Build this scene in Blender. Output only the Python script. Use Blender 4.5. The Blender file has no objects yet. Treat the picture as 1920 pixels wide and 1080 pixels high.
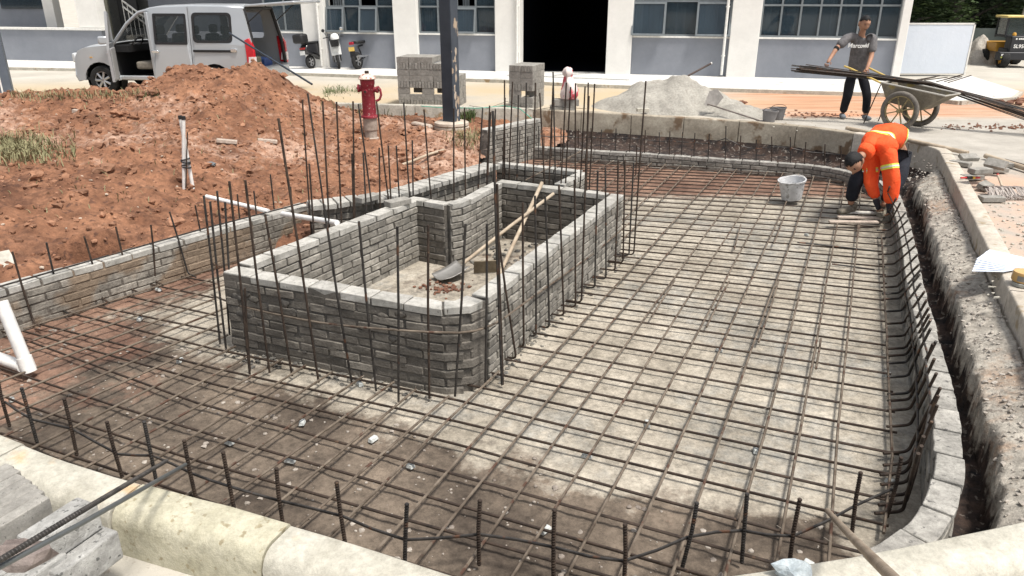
import bpy, bmesh, math, random
from mathutils import Vector, Matrix, noise
from mathutils.geometry import tessellate_polygon
random.seed(7)
SC = bpy.context.scene
COL = SC.collection
# ---------------------------------------------------------------- camera
FPX, PITCH, CZ = 1397.0, math.radians(21.4), 2.05
cam_d = bpy.data.cameras.new('camera'); cam = bpy.data.objects.new('camera', cam_d); COL.objects.link(cam)
cam.location = (0, 0, CZ); cam.rotation_euler = (math.radians(90) - PITCH, 0, 0)
cam_d.sensor_width = 36; cam_d.lens = 36 * FPX / 1920; cam_d.clip_start = .05; cam_d.clip_end = 2000
SC.camera = cam
# ---------------------------------------------------------------- sky, sun, exposure
SUN_EL = math.radians(66); SUN_DIR = Vector((.62, -.50, 0)).normalized()
w = bpy.data.worlds.new('World'); SC.world = w; w.use_nodes = True
nt = w.node_tree; bg = nt.nodes['Background']
sky = nt.nodes.new('ShaderNodeTexSky'); sky.sky_type = 'NISHITA'; sky.sun_disc = False
sky.sun_elevation = SUN_EL; sky.sun_rotation = math.atan2(SUN_DIR.x, SUN_DIR.y)
sky.dust_density = 3.0; sky.air_density = 1.0
hs = nt.nodes.new('ShaderNodeHueSaturation'); hs.inputs['Saturation'].default_value = .3
nt.links.new(sky.outputs[0], hs.inputs['Color']); nt.links.new(hs.outputs[0], bg.inputs[0])
bg.inputs[1].default_value = .125
sl = bpy.data.lights.new('sun', 'SUN'); sl.energy = 3.0; sl.angle = math.radians(10); sl.color = (1, .95, .88)
so = bpy.data.objects.new('sun', sl); COL.objects.link(so)
so.rotation_euler = (SUN_DIR * math.cos(SUN_EL) + Vector((0, 0, math.sin(SUN_EL)))).to_track_quat('Z', 'Y').to_euler()
SC.view_settings.view_transform = 'Standard'; SC.view_settings.look = 'None'
SC.view_settings.exposure = .56; SC.view_settings.gamma = 1
SC.render.engine = 'CYCLES'
try: SC.cycles.max_bounces = 6; SC.cycles.transparent_max_bounces = 12
except Exception: pass

# ---------------------------------------------------------------- measuring: a pixel of the 1920x1080 survey picture to a place
def ray(px, py):
    a = (px - 960) / FPX; b = -(py - 540) / FPX
    return Vector((a, math.cos(PITCH) + b * math.sin(PITCH), -math.sin(PITCH) + b * math.cos(PITCH)))
def G(px, py, z=0.0):            # on the level plane at height z
    d = ray(px, py); return Vector((0, 0, CZ)) + d * ((z - CZ) / d.z)
def Dp(px, py, Y):               # on the upright plane at distance Y
    d = ray(px, py); return Vector((0, 0, CZ)) + d * (Y / d.y)
# ---------------------------------------------------------------- materials
def lk(nt, a, b): nt.links.new(a, b)
def mat(name, c1, c2=None, scale=8, rough=.85, bump=.0, bscale=60, metal=0, spots=None, sscale=30, sthr=.62, rnd=0, coat=0, attr=None, spec=.3, alpha=None, detail=6, stretch=None, grain=.22, gscale=24, island=0):
    m = bpy.data.materials.new(name); m.use_nodes = True; t = m.node_tree; p = t.nodes['Principled BSDF']
    N = t.nodes.new
    tc = N('ShaderNodeTexCoord'); src = tc.outputs['Object']
    if stretch:
        mp = N('ShaderNodeMapping'); mp.inputs['Scale'].default_value = stretch; lk(t, src, mp.inputs[0]); src = mp.outputs[0]
    p.inputs['Roughness'].default_value = rough; p.inputs['Metallic'].default_value = metal
    p.inputs['Specular IOR Level'].default_value = spec
    if coat: p.inputs['Coat Weight'].default_value = coat
    col = None
    if rnd:
        oi = N('ShaderNodeObjectInfo'); va = N('ShaderNodeVectorMath'); va.operation = 'ADD'
        sm = N('ShaderNodeVectorMath'); sm.operation = 'SCALE'; cb = N('ShaderNodeCombineXYZ')
        for i in range(3): lk(t, oi.outputs['Random'], cb.inputs[i])
        lk(t, cb.outputs[0], sm.inputs[0]); sm.inputs['Scale'].default_value = 37.0
        lk(t, src, va.inputs[0]); lk(t, sm.outputs[0], va.inputs[1]); src = va.outputs[0]
    if c2 is None: c2 = tuple(min(1, c * 1.25) for c in c1)
    nz = N('ShaderNodeTexNoise'); nz.inputs['Scale'].default_value = scale; nz.inputs['Detail'].default_value = detail; nz.inputs['Roughness'].default_value = .62
    lk(t, src, nz.inputs['Vector'])
    rp = N('ShaderNodeValToRGB'); rp.color_ramp.elements[0].position = .32; rp.color_ramp.elements[1].position = .68
    rp.color_ramp.elements[0].color = (*c1, 1); rp.color_ramp.elements[1].color = (*c2, 1)
    lk(t, nz.outputs['Fac'], rp.inputs[0]); col = rp.outputs[0]
    if attr:   # painted regions: list of (attribute, colour a, colour b)
        for an, ca, cb2 in attr:
            at = N('ShaderNodeAttribute'); at.attribute_name = an
            r2 = N('ShaderNodeValToRGB'); r2.color_ramp.elements[0].color = (*ca, 1); r2.color_ramp.elements[1].color = (*cb2, 1)
            r2.color_ramp.elements[0].position = .35; r2.color_ramp.elements[1].position = .65
            lk(t, nz.outputs['Fac'], r2.inputs[0])
            n3 = N('ShaderNodeTexNoise'); n3.inputs['Scale'].default_value = 7; n3.inputs['Detail'].default_value = 8; n3.inputs['Roughness'].default_value = .7; lk(t, src, n3.inputs['Vector'])
            ad = N('ShaderNodeMath'); ad.operation = 'ADD'; lk(t, at.outputs['Fac'], ad.inputs[0])
            ms = N('ShaderNodeMath'); ms.operation = 'MULTIPLY_ADD'; lk(t, n3.outputs['Fac'], ms.inputs[0]); ms.inputs[1].default_value = 1.6; ms.inputs[2].default_value = -.8
            lk(t, ms.outputs[0], ad.inputs[1])
            mr = N('ShaderNodeMapRange'); mr.inputs[1].default_value = .3; mr.inputs[2].default_value = .7; lk(t, ad.outputs[0], mr.inputs[0])
            mx = N('ShaderNodeMixRGB'); lk(t, mr.outputs[0], mx.inputs[0]); lk(t, col, mx.inputs[1]); lk(t, r2.outputs[0], mx.inputs[2]); col = mx.outputs[0]
    if spots:
        n2 = N('ShaderNodeTexNoise'); n2.inputs['Scale'].default_value = sscale; n2.inputs['Detail'].default_value = 3; lk(t, src, n2.inputs['Vector'])
        mr = N('ShaderNodeMapRange'); mr.inputs[1].default_value = sthr; mr.inputs[2].default_value = sthr + .07; lk(t, n2.outputs['Fac'], mr.inputs[0])
        mx = N('ShaderNodeMixRGB'); mx.inputs[2].default_value = (*spots, 1); lk(t, mr.outputs[0], mx.inputs[0]); lk(t, col, mx.inputs[1]); col = mx.outputs[0]
    if rough > .8 and grain:
        ng = N('ShaderNodeTexNoise'); ng.inputs['Scale'].default_value = gscale; ng.inputs['Detail'].default_value = 9; ng.inputs['Roughness'].default_value = .82; lk(t, src, ng.inputs['Vector'])
        g1 = N('ShaderNodeMapRange'); g1.inputs[1].default_value = .36; g1.inputs[2].default_value = .64; g1.inputs[3].default_value = 1 - grain; g1.inputs[4].default_value = 1 + grain; lk(t, ng.outputs['Fac'], g1.inputs[0])
        gv = N('ShaderNodeVectorMath'); gv.operation = 'SCALE'; lk(t, col, gv.inputs[0]); lk(t, g1.outputs[0], gv.inputs['Scale']); col = gv.outputs[0]
    if island:
        gi = N('ShaderNodeNewGeometry'); gm_ = N('ShaderNodeMapRange'); gm_.inputs[3].default_value = 1 - island; gm_.inputs[4].default_value = 1 + island; lk(t, gi.outputs['Random Per Island'], gm_.inputs[0])
        gw = N('ShaderNodeVectorMath'); gw.operation = 'SCALE'; lk(t, col, gw.inputs[0]); lk(t, gm_.outputs[0], gw.inputs['Scale']); col = gw.outputs[0]
    if rnd:
        hs = N('ShaderNodeHueSaturation'); ma = N('ShaderNodeMath'); ma.operation = 'MULTIPLY_ADD'; lk(t, oi.outputs['Random'], ma.inputs[0]); ma.inputs[1].default_value = rnd * 2; ma.inputs[2].default_value = 1 - rnd
        lk(t, ma.outputs[0], hs.inputs['Value']); lk(t, col, hs.inputs['Color']); col = hs.outputs[0]
    lk(t, col, p.inputs['Base Color'])
    if bump:
        nb = N('ShaderNodeTexNoise'); nb.inputs['Scale'].default_value = bscale; nb.inputs['Detail'].default_value = 5; nb.inputs['Roughness'].default_value = .65; lk(t, src, nb.inputs['Vector'])
        bp = N('ShaderNodeBump'); bp.inputs['Strength'].default_value = min(1, bump * 1.5); bp.inputs['Distance'].default_value = .5 / bscale
        lk(t, nb.outputs['Fac'], bp.inputs['Height']); lk(t, bp.outputs[0], p.inputs['Normal'])
    if alpha is not None: p.inputs['Alpha'].default_value = alpha
    return m
def flat(name, c, rough=.5, metal=0, coat=0, spec=.5, d=.12):
    return mat(name, tuple(x * (1 - d) for x in c), tuple(min(1, x * (1 + d)) for x in c), scale=14, rough=rough, metal=metal, coat=coat, spec=spec)
def glass(name, tint=(.02, .03, .035), a=.55):
    m = bpy.data.materials.new(name); m.use_nodes = True; t = m.node_tree; p = t.nodes['Principled BSDF']
    nz = t.nodes.new('ShaderNodeTexNoise'); nz.inputs['Scale'].default_value = 1.2
    rp = t.nodes.new('ShaderNodeValToRGB'); rp.color_ramp.elements[0].color = (*tint, 1); rp.color_ramp.elements[1].color = (*[x * 2.2 for x in tint], 1)
    lk(t, nz.outputs[0], rp.inputs[0]); lk(t, rp.outputs[0], p.inputs['Base Color'])
    p.inputs['Roughness'].default_value = .04; p.inputs['Alpha'].default_value = a; p.inputs['Specular IOR Level'].default_value = .6
    return m
# ---------------------------------------------------------------- mesh builder
class MB:
    def __init__(s): s.v = []; s.f = []
    def add(s, vs, fs):
        o = len(s.v); s.v += [tuple(x) for x in vs]; s.f += [tuple(i + o for i in f) for f in fs]
    def box(s, c, d, rot=None, tp=1.0):
        hx, hy, hz = d[0] / 2, d[1] / 2, d[2] / 2
        vs = [Vector((x * (tp if z > 0 else 1), y * (tp if z > 0 else 1), z)) for z in (-hz, hz) for x, y in ((-hx, -hy), (hx, -hy), (hx, hy), (-hx, hy))]
        if rot is not None:
            R = rot if isinstance(rot, Matrix) else Matrix.Rotation(rot, 3, 'Z')
            vs = [R @ p for p in vs]
        c = Vector(c); vs = [p + c for p in vs]
        s.add(vs, [(3, 2, 1, 0), (4, 5, 6, 7), (0, 1, 5, 4), (1, 2, 6, 5), (2, 3, 7, 6), (3, 0, 4, 7)])
        return s
    def tube(s, pts, r, n=8, cap=True, ribs=0):
        pts = [Vector(p) for p in pts]; R = r if isinstance(r, (list, tuple)) else [r] * len(pts)
        if ribs:
            np_, nr = [], []
            for i in range(len(pts) - 1):
                a, b = pts[i], pts[i + 1]; k = max(2, int((b - a).length / ribs))
                for j in range(k):
                    for q, m in ((0, .9), (.3, .9), (.45, 1.14), (.75, 1.14), (.9, .9)):
                        np_.append(a.lerp(b, (j + q) / k)); nr.append((R[i] + (R[i + 1] - R[i]) * (j + q) / k) * m)
            np_.append(pts[-1]); nr.append(R[-1] * .9); pts, R = np_, nr
        up = None; base = len(s.v); k = len(pts)
        for i, p in enumerate(pts):
            t = (pts[min(i + 1, k - 1)] - pts[max(i - 1, 0)])
            if t.length < 1e-9: t = Vector((0, 0, 1))
            t.normalize()
            if up is None:
                up = Vector((0, 0, 1)) if abs(t.z) < .9 else Vector((1, 0, 0))
            x = t.cross(up).normalized(); up = x.cross(t).normalized()
            for j in range(n):
                a = 2 * math.pi * j / n; q = p + (x * math.cos(a) + up * math.sin(a)) * R[i]; s.v.append(tuple(q))
        for i in range(k - 1):
            for j in range(n):
                a = base + i * n + j; b = base + i * n + (j + 1) % n
                s.f.append((a, b, b + n, a + n))
        if cap:
            s.f.append(tuple(base + j for j in range(n))[::-1]); s.f.append(tuple(base + (k - 1) * n + j for j in range(n)))
        return s
    def cyl(s, a, b, r, n=16, r2=None):
        return s.tube([a, b], [r, r if r2 is None else r2], n)
    def lathe(s, c, prof, n=20, axis=None, cap=True):
        M = Matrix.Identity(3) if axis is None else Vector(axis).normalized().to_track_quat('Z', 'Y').to_matrix()
        c = Vector(c); b = len(s.v); k = len(prof)
        for r, z in prof:
            for j in range(n):
                a = 2 * math.pi * j / n; s.v.append(tuple(c + M @ Vector((r * math.cos(a), r * math.sin(a), z))))
        for i in range(k - 1):
            for j in range(n):
                p = b + i * n + j; q = b + i * n + (j + 1) % n; s.f.append((p, q, q + n, p + n))
        if cap:
            if prof[0][0] > 1e-4: s.f.append(tuple(b + j for j in range(n))[::-1])
            if prof[-1][0] > 1e-4: s.f.append(tuple(b + (k - 1) * n + j for j in range(n)))
        return s
    def torus(s, c, R, r, axis=(0, 0, 1), n=28, m=10, sq=1.0):
        M = Vector(axis).normalized().to_track_quat('Z', 'Y').to_matrix(); c = Vector(c); b = len(s.v)
        for i in range(n):
            a = 2 * math.pi * i / n
            for j in range(m):
                t = 2 * math.pi * j / m
                s.v.append(tuple(c + M @ Vector(((R + r * math.cos(t)) * math.cos(a), (R + r * math.cos(t)) * math.sin(a), r * sq * math.sin(t)))))
        for i in range(n):
            for j in range(m):
                s.f.append((b + i * m + j, b + ((i + 1) % n) * m + j, b + ((i + 1) % n) * m + (j + 1) % m, b + i * m + (j + 1) % m))
        return s
    def prism(s, poly, z0, z1, M=None, holes=()):     # polygon (x,y) pulled along z, M places it
        loops = [list(poly)] + [list(h) for h in holes]; b = len(s.v); L = []
        for lp in loops: L += lp
        n = len(L)
        for z in (z0, z1):
            for x, y in L:
                q = Vector((x, y, z)); q = M @ q if M is not None else q; s.v.append(tuple(q))
        for t in tessellate_polygon([[Vector((x, y, 0)) for x, y in lp] for lp in loops]):
            s.f.append((b + t[2], b + t[1], b + t[0])); s.f.append((b + n + t[0], b + n + t[1], b + n + t[2]))
        o = b
        for lp in loops:
            k = len(lp)
            for i in range(k):
                j = (i + 1) % k; s.f.append((o + i, o + j, o + n + j, o + n + i))
            o += k
        return s
    def blob(s, c, r, amp=.25, sub=2, sq=(1, 1, 1), seed=None):
        bm = bmesh.new(); bmesh.ops.create_icosphere(bm, subdivisions=sub, radius=1)
        sd = Vector((random.random() * 50, random.random() * 50, 3)) if seed is None else Vector((seed, 1.3, 2))
        vs = []
        for v in bm.verts:
            q = v.co * (1 + amp * noise.noise(v.co * 1.7 + sd) * 1.6)
            vs.append(Vector(c) + Vector((q.x * sq[0], q.y * sq[1], q.z * sq[2])) * r)
        s.add(vs, [[x.index for x in f.verts] for f in bm.faces]); bm.free(); return s
    def build(s, name, m, parent=None, smooth=40, bevel=0, seg=2, recalc=True):
        me = bpy.data.meshes.new(name); me.from_pydata(s.v, [], s.f); me.update()
        if recalc:
            bm = bmesh.new(); bm.from_mesh(me); bmesh.ops.recalc_face_normals(bm, faces=bm.faces); bm.to_mesh(me); bm.free()
        if smooth:
            me.polygons.foreach_set('use_smooth', [True] * len(me.polygons)); me.set_sharp_from_angle(angle=math.radians(smooth))
        me.materials.append(m)
        o = bpy.data.objects.new(name, me); COL.objects.link(o)
        if parent: o.parent = parent
        if bevel:
            b = o.modifiers.new('bevel', 'BEVEL'); b.width = bevel; b.segments = seg; b.limit_method = 'ANGLE'; b.angle_limit = math.radians(35)
        return o
def tag(o, label=None, cat=None, group=None, kind=None):
    if label: o['label'] = label
    if cat: o['category'] = cat
    if group: o['group'] = group
    if kind: o['kind'] = kind
    return o
def thing(name, label, cat, loc=(0, 0, 0), rz=0, group=None):
    o = bpy.data.objects.new(name, None); COL.objects.link(o); o.location = loc; o.rotation_euler = (0, 0, rz); o.empty_display_size = .2
    return tag(o, label, cat, group)
def copy_tree(o, parent=None, **kw):
    c = o.copy(); COL.objects.link(c)
    if parent: c.parent = parent
    for ch in [x for x in o.children]: copy_tree(ch, c)
    for k, v in kw.items():
        if k == 'label': c['label'] = v
        elif k == 'group': c['group'] = v
        else: setattr(c, k, v)
    return c
def fbm(x, y, z=0, s=1, o=4):
    a, f, t = 1, s, 0
    for i in range(o):
        t += a * noise.noise(Vector((x * f, y * f, z + i * 7.1))); a *= .5; f *= 2.03
    return t
def sstep(a, b, x):
    t = max(0, min(1, (x - a) / (b - a))); return t * t * (3 - 2 * t)
def seglen(P): return [0] + [sum((P[j + 1] - P[j]).length for j in range(i + 1)) for i in range(len(P) - 1)]
def along(P, s):
    for i in range(len(P) - 1):
        l = (P[i + 1] - P[i]).length
        if s <= l or i == len(P) - 2: return P[i].lerp(P[i + 1], s / l), (P[i + 1] - P[i]).normalized()
        s -= l
def smooth_path(P, k=6):
    out = []
    for i in range(len(P) - 1):
        p0, p1, p2, p3 = P[max(i - 1, 0)], P[i], P[i + 1], P[min(i + 2, len(P) - 1)]
        for j in range(k):
            t = j / k
            out.append(.5 * ((2 * p1) + (p2 - p0) * t + (2 * p0 - 5 * p1 + 4 * p2 - p3) * t * t + (3 * p1 - p0 - 3 * p2 + p3) * t ** 3))
    out.append(P[-1]); return out
def dist_seg(x, y, A, B):      # signed distance to line A-B (left positive) and position along it
    dx, dy = B[0] - A[0], B[1] - A[1]; l = math.hypot(dx, dy)
    return ((dx * (y - A[1]) - dy * (x - A[0])) / l, ((x - A[0]) * dx + (y - A[1]) * dy) / l)
def inpoly(x, y, P):
    c = False; n = len(P); j = n - 1
    for i in range(n):
        if (P[i][1] > y) != (P[j][1] > y) and x < (P[j][0] - P[i][0]) * (y - P[i][1]) / (P[j][1] - P[i][1]) + P[i][0]: c = not c
        j = i
    return c
def dpoly(x, y, P):
    d = 1e9; n = len(P)
    for i in range(n):
        ax, ay = P[i][0], P[i][1]; bx, by = P[(i + 1) % n][0], P[(i + 1) % n][1]
        t = max(0, min(1, ((x - ax) * (bx - ax) + (y - ay) * (by - ay)) / ((bx - ax) ** 2 + (by - ay) ** 2 + 1e-9)))
        d = min(d, math.hypot(x - ax - t * (bx - ax), y - ay - t * (by - ay)))
    return d if inpoly(x, y, P) else -d

M_brick = mat('grey_concrete_brick', (.21, .20, .18), (.33, .315, .285), scale=9, rough=.92, bump=.5, bscale=140, spots=(.07, .07, .068), sscale=90, sthr=.66, rnd=.1)
M_walltop = M_brick
M_brickwall = mat('laid_concrete_brick', (.17, .158, .136), (.35, .328, .288), scale=6, rough=.93, bump=.7, bscale=90, spots=(.20, .188, .165), sscale=4.5, sthr=.49, island=.2)
M_mortar = mat('fresh_grey_mortar', (.075, .071, .065), (.17, .162, .147), scale=12, rough=.95, bump=.7, bscale=70, spots=(.20, .188, .165), sscale=4.5, sthr=.49)
M_rust = mat('rusty_rebar', (.026, .020, .017), (.078, .055, .041), scale=14, rough=.7, bump=.4, bscale=200, metal=.25, spots=(.12, .078, .052), sscale=20, sthr=.64)
M_rustl = mat('dusty_rebar', (.07, .052, .038), (.22, .18, .14), scale=9, rough=.75, bump=.4, bscale=160, metal=.2, spots=(.09, .05, .035), sscale=12, sthr=.58)
M_steel = mat('dark_rebar', (.03, .028, .027), (.085, .078, .072), scale=16, rough=.5, bump=.3, bscale=160, metal=.5, spots=(.13, .07, .045), sscale=10, sthr=.6)
M_granite = mat('kerb_stone', (.36, .34, .29), (.52, .49, .42), scale=5, rough=.9, bump=.35, bscale=120, spots=(.30, .22, .13), sscale=4, sthr=.62)
M_conc = mat('pale_concrete', (.50, .48, .43), (.68, .66, .61), scale=1.6, rough=.9, bump=.2, bscale=60)
M_pipe = flat('white_plastic_pipe', (.78, .77, .74), .35)
M_black = flat('black_plastic', (.015, .015, .016), .5)
M_wood = mat('pale_wood', (.32, .25, .18), (.50, .42, .32), scale=9, rough=.8, bump=.3, bscale=50, stretch=(1, 1, 1))
# ================================================================ the setting: ground, pit, kerbs, soil
FLOOR = -.42; MAT = -.375
kerb_near = [Vector((-9, 6.9, 0)), Vector((-4, 3.92, 0))] + [Vector((G(x, y, .06).x, G(x, y, .06).y, 0)) for x, y in ((0, 815), (110, 858), (245, 900), (450, 953), (610, 1000), (740, 1040), (870, 1082), (1000, 1100), (1180, 1100), (1340, 1080), (1480, 1060), (1700, 1022), (1920, 975))]
kerb_right = [Vector(p) for p in ((2.35, 2.62, 0), (2.75, 3.1, 0), (3.39, 4.52, 0), (4.7, 7.52, 0), (5.72, 9.85, 0), (5.93, 10.35, 0), (5.93, 10.75, 0), (5.75, 11.2, 0), (5.35, 11.75, 0))]
kerb_far = [Vector(p) for p in ((5.35, 11.75, 0), (4.95, 12.25, 0), (4.5, 12.6, 0), (4.01, 12.88, 0), (2.8, 13.42, 0), (1.66, 13.9, 0), (.4, 14.39, 0), (-1.2, 14.75, 0), (-4, 15.3, 0), (-8, 15.8, 0), (-13.5, 16.9, 0))]
def offset(P, d):
    out = []
    for i, p in enumerate(P):
        t = (P[min(i + 1, len(P) - 1)] - P[max(i - 1, 0)]).normalized(); out.append(p + Vector((t.y, -t.x, 0)) * d)
    return out
# ground with the pit left open
hole = []
for p in offset(kerb_near, .1): hole.append((p.x, p.y, -.16))
for p in offset(kerb_right, .08): hole.append((p.x, p.y, 0 if p.y > 4 else -.1))
for p in offset(kerb_far, .08)[1:]: hole.append((p.x, p.y, 0))
hole += [(-14, 9, 0)]
outer = [(-400, -60, 0), (400, -60, 0), (400, 600, 0), (-400, 600, 0)]
inner2 = [(-18, -2, -.2), (14, -2, -.2), (40, 8, 0), (40, 60, 0), (-45, 60, 0), (-30, 8, 0)]
g = MB()
def ring(A, B):
    L = [Vector(p) for p in A] + [Vector(p) for p in B]
    ts = tessellate_polygon([[Vector((p[0], p[1], 0)) for p in A], [Vector((p[0], p[1], 0)) for p in B]])
    g.add(L, ts)
ring(outer, inner2); ring(inner2, hole)
gm = bpy.data.materials.new('worksite_ground'); gm.use_nodes = True
t = gm.node_tree; p = t.nodes['Principled BSDF']; p.inputs['Roughness'].default_value = .93; p.inputs['Specular IOR Level'].default_value = .2
def nd(k, **kw):
    n = t.nodes.new(k)
    for a, b in kw.items(): n.inputs[a].default_value = b
    return n
tc = nd('ShaderNodeTexCoord'); geo = tc.outputs['Object']; sx = nd('ShaderNodeSeparateXYZ'); lk(t, geo, sx.inputs[0])
def nz(s, d=5, r=.6, st=None):
    n = nd('ShaderNodeTexNoise', Scale=s, Detail=d, Roughness=r)
    if st:
        mp = nd('ShaderNodeMapping'); mp.inputs['Scale'].default_value = st; mp.inputs['Rotation'].default_value = (0, 0, math.radians(14)); lk(t, geo, mp.inputs[0]); lk(t, mp.outputs[0], n.inputs['Vector'])
    else: lk(t, geo, n.inputs['Vector'])
    return n.outputs['Fac']
def mixc(f, a, b):
    m = nd('ShaderNodeMixRGB')
    lk(t, f, m.inputs[0])
    for i, c in ((1, a), (2, b)):
        if isinstance(c, tuple): m.inputs[i].default_value = (*c, 1)
        else: lk(t, c, m.inputs[i])
    return m.outputs[0]
def rng(f, a, b):
    m = nd('ShaderNodeMapRange'); lk(t, f, m.inputs[0]); m.inputs[1].default_value = a; m.inputs[2].default_value = b; return m.outputs[0]
def mth(op, a, b=None):
    m = nd('ShaderNodeMath'); m.operation = op
    for i, x in enumerate((a, b)):
        if x is None: continue
        if isinstance(x, (int, float)): m.inputs[i].default_value = x
        else: lk(t, x, m.inputs[i])
    return m.outputs[0]
base = mixc(rng(nz(.7), .35, .65), (.40, .375, .325), (.52, .49, .43))
ochre = mth('MULTIPLY', rng(nz(.35, 3), .3, .55), mth('MULTIPLY', rng(sx.outputs[1], 13, 15), rng(sx.outputs[1], 20.5, 18)))
c = mixc(ochre, base, (.47, .38, .255))
xr = mth('MULTIPLY', rng(sx.outputs[0], 3.6, 6.0), mth('MULTIPLY', rng(sx.outputs[1], 13.4, 13.9), rng(sx.outputs[1], 18.3, 17)))
red = mth('MULTIPLY', xr, rng(nz(.8, 6, .7, (.35, 2.2, 1)), .30, .6))
c = mixc(red, c, (.50, .25, .145))
c = mixc(mth('MULTIPLY', xr, rng(nz(3, 6, .7, (.12, 3.0, 1)), .50, .62)), c, (.36, .185, .11))
# worn mortar-stained working area just outside the far kerb, and to the right of the right kerb
wk = mth('MULTIPLY', rng(sx.outputs[1], 13.9, 13.3), rng(sx.outputs[0], 2.5, 4.0))
c = mixc(mth('MULTIPLY', wk, .75), c, mixc(rng(nz(2.2, 7, .7), .3, .7), (.27, .25, .22), (.45, .42, .375)))
pk = mth('MULTIPLY', mth('MULTIPLY', rng(sx.outputs[1], 9.6, 8.6), rng(nz(1.1, 4), .38, .6)), rng(sx.outputs[1], 3, 5))
c = mixc(pk, c, (.50, .34, .25))
c = mixc(rng(nz(22, 4, .7), .60, .70), c, (.30, .26, .22))
lk(t, c, p.inputs['Base Color'])
bp = nd('ShaderNodeBump', Strength=.5, Distance=.02); lk(t, nz(14, 8, .7), bp.inputs['Height']); lk(t, bp.outputs[0], p.inputs['Normal'])
tag(g.build('ground', gm, smooth=0), kind='structure')

# ---- pit wall line (outer brick wall), survey points along its middle
def zt(px, py): return -.23 + .18 * sstep(330, 760, py)
wl = [(1003, 274), (1100, 281), (1219, 288), (1378, 299), (1517, 309), (1590, 321), (1645, 338), (1672, 358), (1684, 385), (1697, 430), (1707, 480), (1719, 540), (1734, 600), (1749, 660), (1763, 720), (1774, 780), (1779, 840), (1779, 880), (1770, 930), (1745, 980), (1712, 1012), (1660, 1045), (1580, 1078)]
WR = [G(x, y, zt(x, y)) for x, y in wl]
WR = smooth_path(WR, 4)

def heightfield(name, x0, x1, y0, y1, st, fn, m, attrs=(), keep=None):
    nx = int((x1 - x0) / st) + 1; ny = int((y1 - y0) / st) + 1; vs = []; at = {a: [] for a in attrs}; ok = []
    for j in range(ny):
        for i in range(nx):
            x = x0 + i * st; y = y0 + j * st; r = fn(x, y); vs.append((x, y, r[0])); ok.append(keep(x, y) if keep else True)
            for a, v in zip(attrs, r[1:]): at[a].append(v)
    fs = [(j * nx + i, j * nx + i + 1, (j + 1) * nx + i + 1, (j + 1) * nx + i) for j in range(ny - 1) for i in range(nx - 1) if ok[j * nx + i] or ok[(j + 1) * nx + i + 1]]
    me = bpy.data.meshes.new(name); me.from_pydata(vs, [], fs); me.update(); me.polygons.foreach_set('use_smooth', [True] * len(me.polygons))
    for a in attrs:
        la = me.attributes.new(a, 'FLOAT', 'POINT'); la.data.foreach_set('value', at[a])
    me.materials.append(m); o = bpy.data.objects.new(name, me); COL.objects.link(o); return o
# ---- pit floor: pale blinding slab, brown dirt round it, reddish soil towards the left and far end
slab = [G(x, y, FLOOR) for x, y in ((215, 585), (330, 632), (440, 690), (560, 728), (640, 768), (870, 832), (1100, 902), (1400, 962), (1560, 1000))] + [Vector((1.9, 2.6, 0)), Vector((3.2, 4.5, 0)), Vector((5, 8.4, 0)), Vector((4.9, 9.3, 0)), Vector((3.4, 10.0, 0)), Vector((1.5, 10.3, 0)), Vector((.5, 10.1, 0)), Vector((-1.4, 8.2, 0)), Vector((-2.6, 7.0, 0)), Vector((-2.75, 6.1, 0))]
KEEP = [(p.x, p.y) for p in WR] + [(1.2, 2.0), (-.2, 2.0), (-2.6, 3.0), (-7, 5.2), (-7, 14), (.3, 14)]
PLN = [(-2.06, 5.1), (-.35, 4.44), (1.0, 7.3), (-.14, 7.9), (-.6, 7.0)]
def pit(x, y):
    d = dpoly(x, y, slab); n = fbm(x, y, 0, 2.2, 3)
    dirt = .5 - (d + n * .26) * 2.2; dirt = max(0, min(1, dirt))
    redd = max(0, min(1, .5 + (-x - 2.75 - (5.2 - y) * .35 + n * .7) * .9)) * dirt
    if y > 9.3 + n * .3: redd = max(redd, min(1, (y - 9.3) * 1.6))
    if inpoly(x, y, PLN): dirt = max(dirt, .42 + .3 * n); redd = max(redd, .25 * math.exp(-((x + .75) ** 2 + (y - 5.2) ** 2) / .1))
    z = FLOOR + .004 * n + dirt * (.012 * fbm(x, y, 3, 6, 4) + .012 * abs(fbm(x, y, 5, 18, 2)) - .012)
    wet = max(0, min(1, .5 + 1.3 * fbm(x, y, 31, .9, 4)))
    return z, dirt, redd, wet * (1 - dirt) * .5
M_pit = mat('pit_floor', (.245, .215, .17), (.415, .375, .31), scale=1.9, rough=.92, bump=.5, bscale=50, detail=12, grain=.42, gscale=18,
            attr=[('greyness', (.21, .20, .175), (.33, .315, .28)), ('dirt', (.062, .048, .037), (.185, .147, .112)), ('redsoil', (.12, .068, .048), (.25, .155, .11))])
heightfield('pit_floor', -7, 6.2, 1.9, 14.4, .045, lambda x, y: pit(x, y), M_pit, ('dirt', 'redsoil', 'greyness'), lambda x, y: inpoly(x, y, KEEP))
tag(bpy.data.objects['pit_floor'], kind='structure')
pb = MB()
for i in range(2600):
    x = random.uniform(-5, 1.9); y = random.uniform(2.3, 5.8)
    z, dd, rr, ww = pit(x, y)
    if dd > .4: pb.blob((x, y, z + .002), random.choice((.003, .004, .005, .007, .010, .017)), .4, 1, (1, 1, .6))
tag(pb.build('gravel', mat('gravel_bits', (.15, .12, .10), (.42, .38, .33), scale=3, bump=.2), smooth=0), kind='stuff')

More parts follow.
